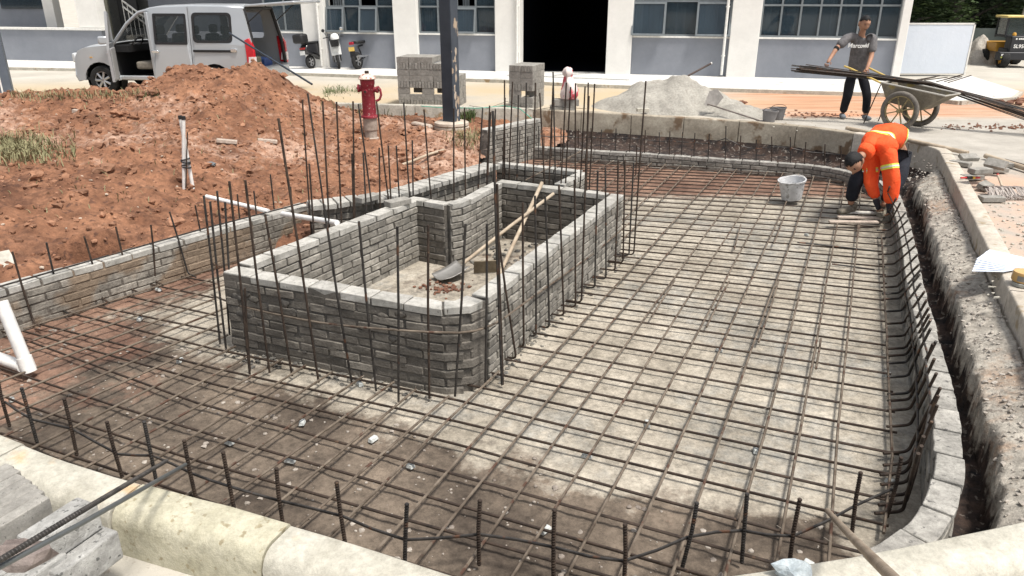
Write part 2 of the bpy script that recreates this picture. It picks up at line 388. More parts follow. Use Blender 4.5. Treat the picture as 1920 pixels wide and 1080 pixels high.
# ---- trench and rubble bank between the brick wall and the kerb
def strip(name, A, B, fn, m, attrs=(), ns=26, st=.05):
    LA = sum((A[i + 1] - A[i]).length for i in range(len(A) - 1)); LB = sum((B[i + 1] - B[i]).length for i in range(len(B) - 1)); n = int(max(LA, LB) / st)
    vs = []; at = {a: [] for a in attrs}
    for i in range(n + 1):
        a, _ = along(A, LA * i / n * .9999); b, _ = along(B, LB * i / n * .9999)
        for j in range(ns + 1):
            q = a.lerp(b, j / ns); r = fn(q.x, q.y, j / ns, i / n); vs.append((q.x, q.y, r[0]))
            for k, v in zip(attrs, r[1:]): at[k].append(v)
    fs = [(i * (ns + 1) + j, i * (ns + 1) + j + 1, (i + 1) * (ns + 1) + j + 1, (i + 1) * (ns + 1) + j) for i in range(n) for j in range(ns)]
    me = bpy.data.meshes.new(name); me.from_pydata(vs, [], fs); me.update(); me.polygons.foreach_set('use_smooth', [True] * len(me.polygons))
    for a in attrs:
        la = me.attributes.new(a, 'FLOAT', 'POINT'); la.data.foreach_set('value', at[a])
    me.materials.append(m); o = bpy.data.objects.new(name, me); COL.objects.link(o); return o
inn = offset(WR, -.05)
ia = min(range(len(inn)), key=lambda i: (inn[i] - Vector((1.9, 2.75, 0))).xy.length)
innR = list(reversed([Vector((p.x, p.y, 0)) for p in inn[:ia + 1]]))            # from the near corner round to the far left end
kout = kerb_right + kerb_far[1:7]
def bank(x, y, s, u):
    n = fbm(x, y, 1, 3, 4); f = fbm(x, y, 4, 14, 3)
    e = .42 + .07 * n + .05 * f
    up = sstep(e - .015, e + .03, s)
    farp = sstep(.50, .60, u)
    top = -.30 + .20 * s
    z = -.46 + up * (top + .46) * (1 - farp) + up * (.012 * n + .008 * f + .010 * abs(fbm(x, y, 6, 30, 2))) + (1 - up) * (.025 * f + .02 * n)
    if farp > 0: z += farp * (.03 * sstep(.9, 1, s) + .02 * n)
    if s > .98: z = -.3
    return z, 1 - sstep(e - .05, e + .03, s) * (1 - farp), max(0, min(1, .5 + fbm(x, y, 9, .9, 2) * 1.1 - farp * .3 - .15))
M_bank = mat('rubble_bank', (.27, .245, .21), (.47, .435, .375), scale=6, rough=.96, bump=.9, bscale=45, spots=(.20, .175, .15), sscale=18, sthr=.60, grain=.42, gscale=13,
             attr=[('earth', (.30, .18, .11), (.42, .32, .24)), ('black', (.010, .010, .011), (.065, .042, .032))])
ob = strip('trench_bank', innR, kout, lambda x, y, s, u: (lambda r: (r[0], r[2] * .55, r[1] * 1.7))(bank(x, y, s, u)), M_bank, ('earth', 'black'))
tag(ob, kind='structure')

# ---- soil: the red ground left of the pit and the heap in front of the van
_a = G(0, 538, -.05); _b = G(575, 381, -.05); _n = Vector((-(_b - _a).y, (_b - _a).x, 0)).normalized() * .06; _a += _n; _b += _n
sA = (_a.x - (_b - _a).x, _a.y - (_b - _a).y); sB = (_b.x, _b.y)        # line of the left brick wall
mA = (-1.42, 7.32); mB = (-.39, 8.82)         # line of the second wall
def ridge(x):
    P = [(-14, .1), (-9.3, .12), (-7.0, .15), (-6.5, .44), (-5.95, .66), (-5.6, .73), (-5.1, .67), (-4.7, .80), (-4.3, .71), (-3.9, .52), (-3.5, .36), (-3.1, .24), (-2.6, .12), (-1.5, 0), (2, 0)]
    for i in range(len(P) - 1):
        if P[i][0] <= x <= P[i + 1][0]:
            q = (x - P[i][0]) / (P[i + 1][0] - P[i][0]); q = q * q * (3 - 2 * q); return P[i][1] + (P[i + 1][1] - P[i][1]) * q
    return 0
def soilh(x, y):
    d1, a1 = dist_seg(x, y, sA, sB); d2, a2 = dist_seg(x, y, mA, mB)
    d = d1 if x < -2.1 - .0 * y else d2
    if -2.6 < x < -1.6: q = (x + 2.6) / 1.0; d = d1 * (1 - q) + d2 * q
    d = max(0, d)
    n = fbm(x, y, 0, .7, 4)
    z = -.14 + (.30 - .27 * sstep(-5.0, -3.0, x)) * sstep(.0, 2.6, d) + .05 * n * min(1, d * 2)
    yc = 13.9 - .05 * (x + 6)
    wv = 1.9 if y < yc else 1.05
    z += ridge(x + .15 * n) * math.exp(-((y - yc) / wv) ** 2) * (1 + .12 * n)
    z += .13 * math.exp(-((x + 8.5) / 2.6) ** 2 - ((y - 13.4) / 1.6) ** 2)
    z -= .12 * sstep(14.6, 15.4, y) * (1 if x < -1 else 0)
    hx, hy = G(165, 440, 0).xy                      # hollow dug beside the wall
    q4 = ((x - hx) / .30) ** 2 + ((y - hy - .05) / .24) ** 2
    if q4 < 6: z -= .55 * math.exp(-(q4 * (1 + .35 * n)) ** 4)
    q4 = ((x - hx + .9) / .2) ** 2 + ((y - hy + .7) / .25) ** 2
    if q4 < 6: z -= .2 * math.exp(-q4 ** 2)
    hx, hy = G(670, 265, .1).xy
    z -= .10 * math.exp(-((x - hx - .5) / .5) ** 2 - ((y - hy) / .6) ** 2)
    z -= .45 * sstep(-.85, -.35, x) * (1 - sstep(10.4, 11.4, y))
    if y > 11.3: z -= .12 * sstep(-.9, .3, x)
    z += .13 * abs(fbm(x, y, 2, 1.6, 3)) + .08 * abs(fbm(x, y, 8, 5.5, 4)) - .075
    return z
def soil(x, y):
    z = soilh(x, y); n = fbm(x, y, 11, .55, 3)
    pale = max(0, min(1, .24 + 1.0 * n + .75 * math.exp(-((y - 11.2 - .12 * (x + 4)) / 1.3) ** 2) * (1 if x > -8 else .4) - .75 * sstep(9.5, 7.5, y)))
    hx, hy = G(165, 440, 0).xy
    damp_shade = max(0, min(1, .30 + .9 * fbm(x, y, 41, .8, 4) + (.35 if y < 8 else 0) - .12 * (y > 10))) * .75
    damp_shade = max(damp_shade, 1.2 * math.exp(-(((x - hx) / .36) ** 2 + ((y - hy) / .30) ** 2) ** 2))  # shade of the undercut hollow put into the soil colour
    return z, pale * .55, damp_shade
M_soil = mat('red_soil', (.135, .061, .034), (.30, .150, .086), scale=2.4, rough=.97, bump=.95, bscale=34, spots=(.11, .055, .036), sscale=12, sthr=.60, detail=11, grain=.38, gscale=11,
             attr=[('damp_shade', (.075, .034, .021), (.17, .082, .048)), ('pale', (.30, .18, .125), (.48, .33, .25))])
def keep_soil(x, y):
    if y > 14.9 and x > -1.5: return False
    if x > -.12 and y < 11.2: return False
    if x > -.5 and y > 11 and dist_seg(x, y, (-.42, 11.2), (.62, 12.45))[0] < -.02: return False
    d1, _ = dist_seg(x, y, sA, sB); d2, _ = dist_seg(x, y, mA, mB)
    if x < -2.2: return d1 > -.02
    if y < 9.1: return d2 > -.03
    return True
so_ = heightfield('soil', -14, 1.0, 2.2, 15.9, .04, soil, M_soil, ('pale', 'damp_shade'), keep_soil)
tag(so_, kind='structure')
cl = MB()
for i in range(7500):
    x = random.uniform(-10.5, -.5); y = random.uniform(5, 15.0)
    if not keep_soil(x, y): continue
    if dist_seg(x, y, sA, sB)[0] < .12 and x < -2.2: continue
    r = random.choice((.009, .012, .014, .017, .02, .026, .04)) * random.uniform(.7, 1.3)
    cl.blob((x, y, soilh(x, y) + r * .2), r, .5, 1, (1, random.uniform(.7, 1.2), .7))
for i in range(150):
    x = random.uniform(-7.5, -.8); y = random.uniform(5.6, 14.2)
    if not keep_soil(x, y) or (x < -2.2 and dist_seg(x, y, sA, sB)[0] < .15): continue
    r = random.uniform(.04, .10); cl.blob((x, y, soilh(x, y) + r * .15), r, .7, 2, (1, random.uniform(.7, 1.2), .6))
tag(cl.build('soil_clods', mat('soil_clod', (.17, .08, .046), (.34, .185, .115), scale=1.7, rough=.97, bump=.6, bscale=60, island=.3), smooth=0), kind='stuff')
st = MB()
for i in range(260):
    x = random.uniform(-9.5, -.8); y = random.uniform(5.5, 14.8)
    if not keep_soil(x, y): continue
    st.blob((x, y, soilh(x, y) + .008), random.uniform(.01, .026), .4, 1, (1, .8, .6))
tag(st.build('soil_pebbles', mat('pale_pebble', (.34, .27, .21), (.55, .47, .38), scale=2), smooth=0), kind='stuff')

# ---- kerbs made of separate stones
def kerb(name, label, P, width, top, depth, L, m, rnd=.02, jz=.004, start=0, alt=None):
    root = thing(name, label, 'kerb', P[0]); inv = root.location
    tot = sum((P[i + 1] - P[i]).length for i in range(len(P) - 1)); n = max(1, round(tot / L)); L = tot / n
    for k in range(n):
        s0 = k * L + .006; s1 = (k + 1) * L - .006; pts = []
        steps = 5
        for i in range(steps + 1): pts.append(along(P, s0 + (s1 - s0) * i / steps))
        b = MB(); rows = []; dz = random.uniform(-jz, jz); dx = random.uniform(-jz, jz)
        r = rnd
        prof = [(0, -depth), (0, -.02), (.006, -.005), (.014, 0), (width - r, 0), (width - r * .6, -r * .12), (width - r * .25, -r * .4), (width, -r), (width, -depth)]
        for q, tdir in pts:
            nrm = Vector((tdir.y, -tdir.x, 0))
            for ox, oz in prof:
                v = q + nrm * (ox + dx) + Vector((0, 0, top + oz + dz)); v += Vector((0, 0, .0035 * fbm(v.x, v.y, v.z, 9, 2))) + nrm * (.003 * fbm(v.x, v.y, 3 + v.z * 4, 11, 2))
                b.v.append(tuple(v - inv))
        w_ = len(prof)
        for i in range(steps):
            for j in range(w_ - 1): b.f.append((i * w_ + j, i * w_ + j + 1, (i + 1) * w_ + j + 1, (i + 1) * w_ + j))
            b.f.append((i * w_ + w_ - 1, i * w_, (i + 1) * w_, (i + 1) * w_ + w_ - 1))
        b.f.append(tuple(range(w_))[::-1]); b.f.append(tuple(steps * w_ + j for j in range(w_)))
        b.build('kerb_stone', (alt or {}).get(k, m), root, smooth=50)
    return root
M_kerbfar = mat('stained_kerb_stone', (.22, .185, .14), (.42, .375, .30), scale=2.4, rough=.92, bump=.5, bscale=60, spots=(.16, .11, .07), sscale=3.5, sthr=.56)
M_kerbR = mat('cut_kerb_stone', (.40, .355, .29), (.54, .49, .42), scale=4, rough=.9, bump=.35, bscale=90, spots=(.30, .24, .16), sscale=6, sthr=.62)
M_kerbN = mat('cream_kerb_stone', (.37, .35, .29), (.55, .525, .45), scale=7, rough=.9, bump=.5, bscale=90, spots=(.55, .40, .25), sscale=3.4, sthr=.64, detail=12, grain=.2, gscale=30)
M_kerbY = mat('yellow_kerb_stone', (.37, .345, .25), (.52, .49, .38), scale=7, rough=.9, bump=.5, bscale=90, spots=(.30, .26, .17), sscale=22, sthr=.62, detail=12)
KALT = {}
_L = sum((kerb_near[i + 1] - kerb_near[i]).length for i in range(len(kerb_near) - 1)); _n = round(_L / .78)
for _k in range(_n):
    _q, _ = along(kerb_near, _L / _n * (_k + .5))
    if -1.75 < _q.x < -.75: KALT[_k] = M_kerbY
kerb('kerb', 'pale cream and yellowish rounded kerb stones in the foreground under the loose bricks', offset(kerb_near, 0), .2, .06, .5, .78, M_kerbN, .07, alt=KALT)
kerb('kerb', 'straight run of cut kerb stones carrying the papers and tape along the right side', kerb_right, .155, .06, .50, .95, M_kerbR, .012)
kerb('kerb', 'brown stained kerb stones at the far end of the pit below the sand heap', kerb_far[:7], .16, .05, .5, .98, M_kerbfar, .012)
kerb('kerb', 'low pale kerb behind the red soil beside the road', kerb_far[6:], .14, .06, .4, 1.2, M_granite, .012)

# ---- brickwork
def brick_wall(name, label, P, top, courses, thick=.115, m=M_brickwall, mm=M_mortar, closed=False, bl=.24, ch=.053, jt=.011, header_top=False, topz=None, jit=.005, gapfill=.013, mt=None):
    root = thing(name, label, 'brick wall', (P[0].x, P[0].y, FLOOR)); inv = root.location
    tot = sum((P[i + 1].xy - P[i].xy).length for i in range(len(P) - 1)); Q = [Vector((p.x, p.y, 0)) for p in P]
    LZ = seglen(Q)
    def zat(s):
        if topz is None: return top
        for i in range(len(LZ) - 1):
            if s <= LZ[i + 1]: return P[i].z + (P[i + 1].z - P[i].z) * (s - LZ[i]) / max(1e-6, LZ[i + 1] - LZ[i])
        return P[-1].z
    core = MB(); n = max(2, int(tot / .12))
    prof = [(-thick / 2 + gapfill, 0), (thick / 2 - gapfill, 0)]
    for i in range(n + 1):
        s = tot * i / n; q, tdir = along(Q, s * .99999); nr = Vector((tdir.y, -tdir.x, 0)); zz = zat(s)
        for ox in (-thick / 2 + gapfill, thick / 2 - gapfill):
            for z in (zz - .012, zz - courses * (ch + jt)): core.v.append(tuple(q + nr * ox + Vector((0, 0, z)) - inv))
    for i in range(n):
        a = i * 4; b = a + 4
        core.f += [(a, b, b + 1, a + 1), (a + 2, a + 3, b + 3, b + 2), (a, a + 2, b + 2, b)]
    core.f += [(0, 1, 3, 2), (n * 4, n * 4 + 2, n * 4 + 3, n * 4 + 1)]
    core.build('mortar', mm, root, smooth=0)
    bk = MB(); tp = MB()
    for c in range(courses):
        z1 = -c * (ch + jt); z0 = z1 - ch
        hd = header_top and c == 0
        L = .115 if hd else bl; s = 0 if (c % 2 == 0 or hd) else -L / 2 - jt / 2
        while s < tot:
            s0 = max(0, s + random.uniform(0, .006)); s1 = min(tot, s + L + random.uniform(-.006, .002))
            if s1 - s0 > .03:
                k = 1 if L < .2 else (3 if len(P) > 12 else 2)
                j1 = random.uniform(-jit, jit); j2 = random.uniform(-jit, jit); vs = []
                th = thick if not hd else thick * 2 + jt
                for i in range(k + 1):
                    q, tdir = along(Q, min(tot * .99999, s0 + (s1 - s0) * i / k)); nr = Vector((tdir.y, -tdir.x, 0)); zz = zat(s0 + (s1 - s0) * i / k)
                    for ox, z in ((-th / 2, z0), (th / 2, z0), (th / 2, z1), (-th / 2, z1)):
                        v = q + nr * (ox + j1) + Vector((0, 0, zz + z + j2 * .5)); v += Vector((random.uniform(-1, 1), random.uniform(-1, 1), random.uniform(-1, 1))) * .0030
                        vs.append(v - inv)
                fs = [(0, 1, 2, 3), (k * 4 + 3, k * 4 + 2, k * 4 + 1, k * 4)]
                for i in range(k):
                    a = i * 4
                    fs += [(a, a + 4, a + 5, a + 1), (a + 1, a + 5, a + 6, a + 2), (a + 2, a + 6, a + 7, a + 3), (a + 3, a + 7, a + 4, a)]
                (tp if c == 0 else bk).add(vs, fs)
            s += L + jt
    if bk.v: bk.build('brick_courses', m, root, smooth=0, bevel=.004, seg=1)
    tp.build('top_course', mt or M_topbrick, root, smooth=0, bevel=.004, seg=1)
    return root
M_topbrick = mat('dusty_top_brick', (.30, .29, .26), (.46, .445, .41), scale=7, rough=.93, bump=.5, bscale=120, spots=(.12, .115, .11), sscale=45, sthr=.66, island=.14)
M_rtop = mat('rough_top_brick', (.22, .21, .19), (.38, .365, .33), scale=9, rough=.95, bump=.8, bscale=80, spots=(.11, .105, .10), sscale=30, sthr=.62, grain=.35, gscale=20, island=.14)
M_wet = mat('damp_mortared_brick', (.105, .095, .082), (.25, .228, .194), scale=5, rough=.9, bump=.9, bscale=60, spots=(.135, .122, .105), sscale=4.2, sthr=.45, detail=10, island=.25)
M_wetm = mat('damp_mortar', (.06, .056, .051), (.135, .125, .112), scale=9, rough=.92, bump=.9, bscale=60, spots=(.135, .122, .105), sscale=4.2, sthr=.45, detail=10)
M_muddy = mat('muddy_laid_brick', (.15, .135, .115), (.31, .285, .245), scale=6, rough=.93, bump=.8, bscale=70, spots=(.215, .165, .12), sscale=2.3, sthr=.47, detail=9, island=.2)
M_muddym = mat('muddy_mortar', (.08, .07, .06), (.18, .16, .135), scale=12, rough=.95, bump=.8, bscale=60, spots=(.215, .165, .12), sscale=2.3, sthr=.47, detail=9)
T = .2
pts = lambda L, z: [Vector(G(x, y, z)) for x, y in L]
brick_wall('outer_brick_wall', 'low curved brick wall following the kerb round the right side of the pit', WR, 0, 6, m=M_brickwall, topz=True, thick=.125, mt=M_rtop, jit=.006)
PC = {}
front = pts([(437, 502), (640, 537), (838, 566), (868, 561)], T)
right = pts([(868, 561), (884, 550), (1157, 364)], T)
back = pts([(1150, 361), (938, 339)], T)
niche = pts([(938, 339), (868, 378), (845, 381), (806, 373)], T)
left = pts([(803, 368), (640, 422), (437, 496)], T)
A0 = Vector((-2.06, 5.10, T)); A1 = Vector((-.46, 4.43, T)); A2 = Vector((-.32, 4.44, T)); A3 = Vector((-.22, 4.56, T)); A4 = Vector((1.06, 7.30, T)); A5 = Vector((-.14, 7.90, T)); 
A6 = Vector((-.50, 7.02, T)); A7 = Vector((-.62, 6.93, T)); A8 = Vector((-.90, 7.10, T))
rt = thing('brick_planter', 'grey brick box of waist height standing in the middle of the rebar floor', 'planter', (-.5, 6, FLOOR))
def sub(root, *a, **k):
    w_ = brick_wall(*a, **k); name = w_.name.split('.')[0]
    for key in ('label', 'category'):
        if key in w_: del w_[key]
    w_.parent = root; w_.location = Vector(w_.location) - Vector(root.location); return w_
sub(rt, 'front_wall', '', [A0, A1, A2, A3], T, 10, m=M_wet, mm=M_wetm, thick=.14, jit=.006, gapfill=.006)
sub(rt, 'side_wall', '', [A3 + Vector((.008, .02, 0)), A4], T, 10, thick=.13, jit=.004)
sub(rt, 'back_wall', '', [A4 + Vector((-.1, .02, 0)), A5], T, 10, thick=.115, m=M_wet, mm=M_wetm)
sub(rt, 'niche_wall', '', [A5 + Vector((-.02, -.09, 0)), A6, A7], T, 10, thick=.115, jit=.006)
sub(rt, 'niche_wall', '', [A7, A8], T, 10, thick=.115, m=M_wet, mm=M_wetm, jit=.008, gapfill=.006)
sub(rt, 'side_wall', '', [A8 + Vector((-.02, .09, 0)), A0 + Vector((.07, .12, 0))], T, 10, thick=.13)
# far compartment and second wall
rt2 = thing('brick_planter', 'small open brick compartment just behind the main brick box', 'planter', (.3, 8.5, FLOOR))
sub(rt2, 'back_wall', '', [Vector((-.16, 8.86, T)), Vector((.78, 8.36, T))], T, 10, m=M_wet, mm=M_wetm)
sub(rt2, 'side_wall', '', [Vector((.80, 8.30, T)), Vector((.50, 7.74, T))], T, 10)
brick_wall('brick_wall', 'grey brick retaining wall with header bricks on top behind the brick box', [Vector((-1.95, 6.95, T)), Vector((-1.27, 7.28, T)), Vector((-.24, 8.78, T))], T, 9, header_top=True)
lw = pts([(-300, 620), (0, 538), (300, 456), (575, 381)], -.05); 
brick_wall('brick_wall', 'long low brick wall running along the red soil on the left', lw, -.05, 6, thick=.16, jit=.004, gapfill=.005, m=M_muddy, mm=M_muddym)
brick_wall('brick_wall', 'short low wall stub where the two left brick walls meet', pts([(582, 377), (615, 385), (655, 393)], .02), .02, 7)
brick_wall('brick_wall', 'tall brick wall with end pillar holding back the soil below the far brick stack', [Vector((-.42, 11.2, .22)), Vector((-.30, 11.38, .22)), Vector((.42, 12.28, .19))], .2, 10, thick=.14)

def smears(root, A, B, z0, z1, n, m, side=1, th=.07):
    b = MB(); d = (B - A); d.z = 0; L = d.length; d.normalize(); nr = Vector((d.y, -d.x, 0)) * side
    for i in range(n):
        c = A + d * random.uniform(0, L) + nr * (th + .0); c.z = random.uniform(z0, z1); r_ = random.uniform(.012, .032)
        R_ = Matrix((d, nr, Vector((0, 0, 1)))).transposed(); bm = bmesh.new(); bmesh.ops.create_icosphere(bm, subdivisions=2, radius=1); sd = random.random() * 60
        vs = [c - Vector(root.location) + R_ @ Vector((v.co.x * r_ * 1.5, v.co.y * .0025, v.co.z * r_ * random.uniform(.8, 1.1))) * (1 + .6 * noise.noise(v.co * 1.5 + Vector((sd, 0, 0)))) for v in bm.verts]
        b.add(vs, [[q.index for q in f.verts] for f in bm.faces]); bm.free()
    return b.build('mortar_smear', m, root, smooth=180)
tag(smears(rt, A0, A1, -.4, .12, 26, M_wetm), kind='stuff'); tag(smears(rt, A3, A4, -.4, .12, 24, M_mortar, th=.065), kind='stuff')
# mortar droppings at the foot of the box
dm = MB()
for i in range(420):
    q = random.random(); P_ = (A0.lerp(A1, random.random()) + Vector((-.42, -.9, 0)) * abs(random.gauss(.09, .06))) if q < .5 else (A3.lerp(A4, random.random()) + Vector((.9, -.42, 0)) * abs(random.gauss(.08, .05)))
    dm.blob((P_.x, P_.y, FLOOR + .004), random.uniform(.005, .02), .5, 1, (1, 1, .6))
tag(dm.build('mortar_droppings', M_mortar, smooth=0), kind='stuff')

rs = MB(); _n0 = 0
for i in range(1000):
    u = random.random() * .5; k = min(len(innR) - 2, int(u * 0)); LA_ = random.random()
    a, _ = along([Vector(p) for p in innR], LA_ * 9.5); dmin = min(kerb_right, key=lambda p: (p - a).length); b_, _ = along(kerb_right, LA_ * 9.3)
    s_ = random.uniform(.44, .98); q = a.lerp(b_, s_); z_ = bank(q.x, q.y, s_, .2)[0]; rs.blob((q.x, q.y, z_ + .004), random.choice((.004, .005, .007, .010, .016)), .5, 1, (1, 1, .7))
tag(rs.build('bank_rubble', mat('bank_rubble_bits', (.25, .22, .19), (.48, .44, .39), scale=2), smooth=0), kind='stuff')
# ================================================================ rebar mat tied over the pit floor
def pj(P):     # survey pixel of a place (for cutting lists only)
    v = Vector(P) - Vector((0, 0, CZ)); f = v.y * math.cos(PITCH) - v.z * math.sin(PITCH); u = v.y * math.sin(PITCH) + v.z * math.cos(PITCH)
    return 960 + FPX * v.x / f, 540 - FPX * u / f
matr = thing('rebar_mat', 'square grid of thin rusty bars tied over the whole pit floor', 'rebar mat', (1, 6, MAT)); MO = Vector((1, 6, MAT))
bcut = [Vector((-5.5, 4.75, 0)), Vector((-2.6, 3.33, 0)), Vector((-.9, 2.62, 0)), Vector((-.18, 2.38, 0)), Vector((.75, 2.38, 0)), Vector((1.55, 2.55, 0))]
def polyline_y(P, x):
    for i in range(len(P) - 1):
        if P[i].x <= x <= P[i + 1].x: return P[i].y + (P[i + 1].y - P[i].y) * (x - P[i].x) / (P[i + 1].x - P[i].x)
    return 0
# bars running away from the camera: two survey pixels each (near, far)
B = [((1400, 1000), (1582, 343)), ((1372, 1000), (1556, 336))]
B = []
def vpline(x660, ytop, ynear=1000):
    k = (1647 - x660) / 668.0
    return ((x660 - k * (ynear - 660), ynear), (x660 + k * (660 - ytop), ytop))
for x, yt in ((1587.5, 352), (1527, 343), (1471, 336), (1408, 330), (1348.6, 326), (1288, 321), (1226, 318), (1163, 316), (1101, 314), (1042, 312)): B.append(vpline(x, yt))
far_only = [((1165, 452), (1300, 311)), ((1125, 455), (1277, 309)), ((1085, 460), (1249, 307)), ((1110, 400), (1222, 305)), ((1090, 385), (1195, 304)), ((1078, 360), (1169, 303)), ((1050, 360), (1149, 302)), ((1030, 350), (1126, 299)), ((1010, 345), (1098, 297)), ((995, 330), (1070, 296)), ((985, 320), (1042, 294))]
front_only = [((682, 942), (936, 696)), ((531, 1010), (842, 743)), ((531, 934), (780, 730)), ((436, 929), (738, 716)), ((400, 895), (680, 706)), ((400, 840), (624, 698)), ((400, 793), (574, 685)), ((400, 745), (530, 673)), ((400, 706), (466, 668))]
left_long = [((298, 760), (466, 668)), ((220, 760), (442, 650)), ((135, 760), (427, 628)), ((60, 760), (417, 606)), ((0, 747), (430, 575)), ((0, 716), (405, 559)), ((0, 681), (520, 500)), ((0, 659), (560, 468)), ((44, 616), (575, 447))]
bars = []
for (n_, f_) in B: bars.append((n_, f_, True))
for (n_, f_) in far_only: bars.append((n_, f_, False))
for (n_, f_) in front_only[:-1]: bars.append((n_, f_, True))
for (n_, f_) in left_long[:-1]: bars.append((n_, f_, True))
bars.append((left_long[-1][0], left_long[-1][1], False))
ZB = MAT + .012
def mk_bar(P0, P1, m, r=.008, bow=.006):
    L = (P1 - P0).length; k = max(2, int(L / .7)); pts_ = []
    sd = random.random() * 90; side = (P1 - P0).cross(Vector((0, 0, 1))).normalized()
    for i in range(k + 1):
        q = P0.lerp(P1, i / k); pts_.append(q + side * noise.noise(Vector((q.x * .8, q.y * .8, sd))) * bow * 2 + Vector((0, 0, noise.noise(Vector((q.x, q.y, sd + 5))) * bow * .8)) - MO)
    MB().tube(pts_, r, 6).build('rebar', m, matr, smooth=60)
BL = []
for n_, f_, ext in bars:
    a = G(*n_, ZB); b = G(*f_, ZB); d = (b - a).normalized()
    if ext:       # run on to the kerb
        q = a.copy()
        for i in range(200):
            q2 = q - d * .03
            if q2.x > -5.6 and q2.y < polyline_y(bcut, q2.x) : break
            if q2.x < -5.6: break
            q = q2
        a = q
    BL.append((a, b))
    if (b - a).length > .15: mk_bar(a, b, M_rustl)
# cross bars
ts = [1 / (927 + 8)]
ys = [927, 873, 832, 790, 755, 721, 689, 657, 629, 604, 584, 563, 546, 528, 512, 497.5, 484.5, 471, 458, 446.7, 434, 423, 413, 403.5, 394.5, 385.5, 377, 369, 361.5, 354.5, 348, 341.5, 335.5, 330, 324.5, 319.5, 314.5, 310, 306]
wallx = lambda y: min((abs(p.y - y), p.x) for p in WR if p.x > .8)[1]
left_ext = {927: (400, 720.5), 873: (400, 687), 832: (400, 652)}
EXTRA = {832: [(400, 654), (127, 586)], 873: [(400, 690), (67, 606)], 927: [(400, 720), (44, 621)]}
def yslope(y): return 3.62e-4 * (y + 8) - .0767
AL = []
for y in ys:
    s = yslope(y); pr = G(1200, y, MAT)
    if y >= 829:
        pl = G(*EXTRA[y][1], MAT) if y in EXTRA else None
        q0 = G(400, EXTRA[y][0][1], MAT); P = [pl, q0, G(860, {832: 751, 873: 791, 927: 834}[y], MAT), pr]
    else:
        dx = 60; P = [pr]
        xl = 1200 - dx
        # left end against the planter side wall or the far walls
        if y > 470: xl = 1170 - (y - 455) * (235 / 262.0)
        elif y > 372: xl = 1140
        elif y > 352: xl = 1100
        else: xl = 1005 - (350 - y) * .1
        yl = y - s * (1200 - xl); P = [G(xl, yl, MAT), pr]
    e = G(1600, y + s * 400, MAT); d = (e - pr).normalized(); q = e.copy()
    while True:
        q2 = q + d * .04
        near = min((p.xy - q2.xy).length for p in WR)
        if near < .17 or q2.x > 6: break
        q = q2
    P.append(q); AL.append(P)
    for a, b in zip(P[:-1], P[1:]): pass
    MBp = []
    for i, p_ in enumerate(P): MBp.append(p_ - MO)
    MB().tube(MBp, .008, 6).build('rebar', M_rust, matr, smooth=60)
for a, b, c_, e_ in (((0, 690), (213, 760), (400, 816), (833, 940)), ((0, 740), (47, 760), (367, 863), (619, 934)), ((0, 812), (233, 887), (420, 950), (600, 1005)), ((0, 620), (371, 756), (400, 763.6), (920, 908))):
    P = [G(*a, MAT), G(*b, MAT), G(*c_, MAT), G(*e_, MAT)]
    d = (P[-1] - P[-2]).normalized(); q = P[-1].copy()
    for i in range(150):
        q2 = q + d * .03
        if (q2.x < 1.5 and q2.y < polyline_y(bcut, q2.x)) or (q2.x > .8 and min((p.xy - q2.xy).length for p in WR) < .15): break
        q = q2
    P.append(q); MB().tube([p_ - MO for p_ in P], .008, 6).build('rebar', M_rust, matr, smooth=60)
for a, b in (((184, 575), (415, 623)), ((238, 556), (404, 591)), ((285, 534), (404, 559)), ((340, 519), (400, 529))):
    mk_bar(G(*a, MAT), G(*b, MAT), M_rust)
# lap splices lying beside the long bars
for a, b in (((1219, 594), (1258, 532)), ((1320, 613), (1361, 534)), ((1419, 641), (1454, 535)), ((1525, 691), (1535, 640)), ((1374, 467), (1386, 425)), ((1449, 457), (1466, 411)), ((1606, 446), (1614, 400))):
    A_ = G(*a, ZB); B_ = G(*b, ZB); o_ = Vector((.014, 0, 0)); mk_bar(A_ + o_, B_ + o_ + (B_ - A_) * .1, M_rustl)
for a, b in (((1495, 454), (1640, 470)), ((1560, 495), (1640, 506))): mk_bar(G(*a, MAT + .015), G(*b, MAT + .015), M_steel)
# long bar lying along the feet of the right hand uprights, another round the near side
mk_bar(G(1660, 1000, ZB), G(1675, 860, ZB), M_rustl); mk_bar(G(1675, 860, ZB), G(1664, 640, ZB), M_rustl); mk_bar(G(1664, 640, ZB), G(1652, 440, ZB), M_rustl)
# wire ties at the crossings
tie = MB()
for a, b in BL:
    for P in AL:
        for i in range(len(P) - 1):
            p0, p1 = P[i], P[i + 1]; r_ = b - a; s_ = p1 - p0; cr = r_.x * s_.y - r_.y * s_.x
            if abs(cr) < 1e-6: continue
            t_ = ((p0.x - a.x) * s_.y - (p0.y - a.y) * s_.x) / cr; u_ = ((p0.x - a.x) * r_.y - (p0.y - a.y) * r_.x) / cr
            if 0 < t_ < 1 and 0 < u_ < 1 and random.random() < .55:
                c_ = a + r_ * t_; c_.z = MAT + .006; an = random.random() * 6.28
                tie.torus(c_ - MO, .011, .0016, (math.cos(an), math.sin(an), .15), 8, 4)
                e1 = c_ + Vector((math.cos(an) * .03, math.sin(an) * .03, .018)); tie.tube([c_ - MO + Vector((0, 0, .01)), e1 - MO], .0014, 4)
                if random.random() < .3: tie.tube([c_ - MO + Vector((0, 0, .01)), c_ + Vector((-math.sin(an) * .06, math.cos(an) * .06, -.012)) - MO], .0014, 4)
tag(tie.build('wire_tie', flat('tie_wire', (.28, .25, .21), .5, metal=.6), matr, smooth=0), kind='stuff')
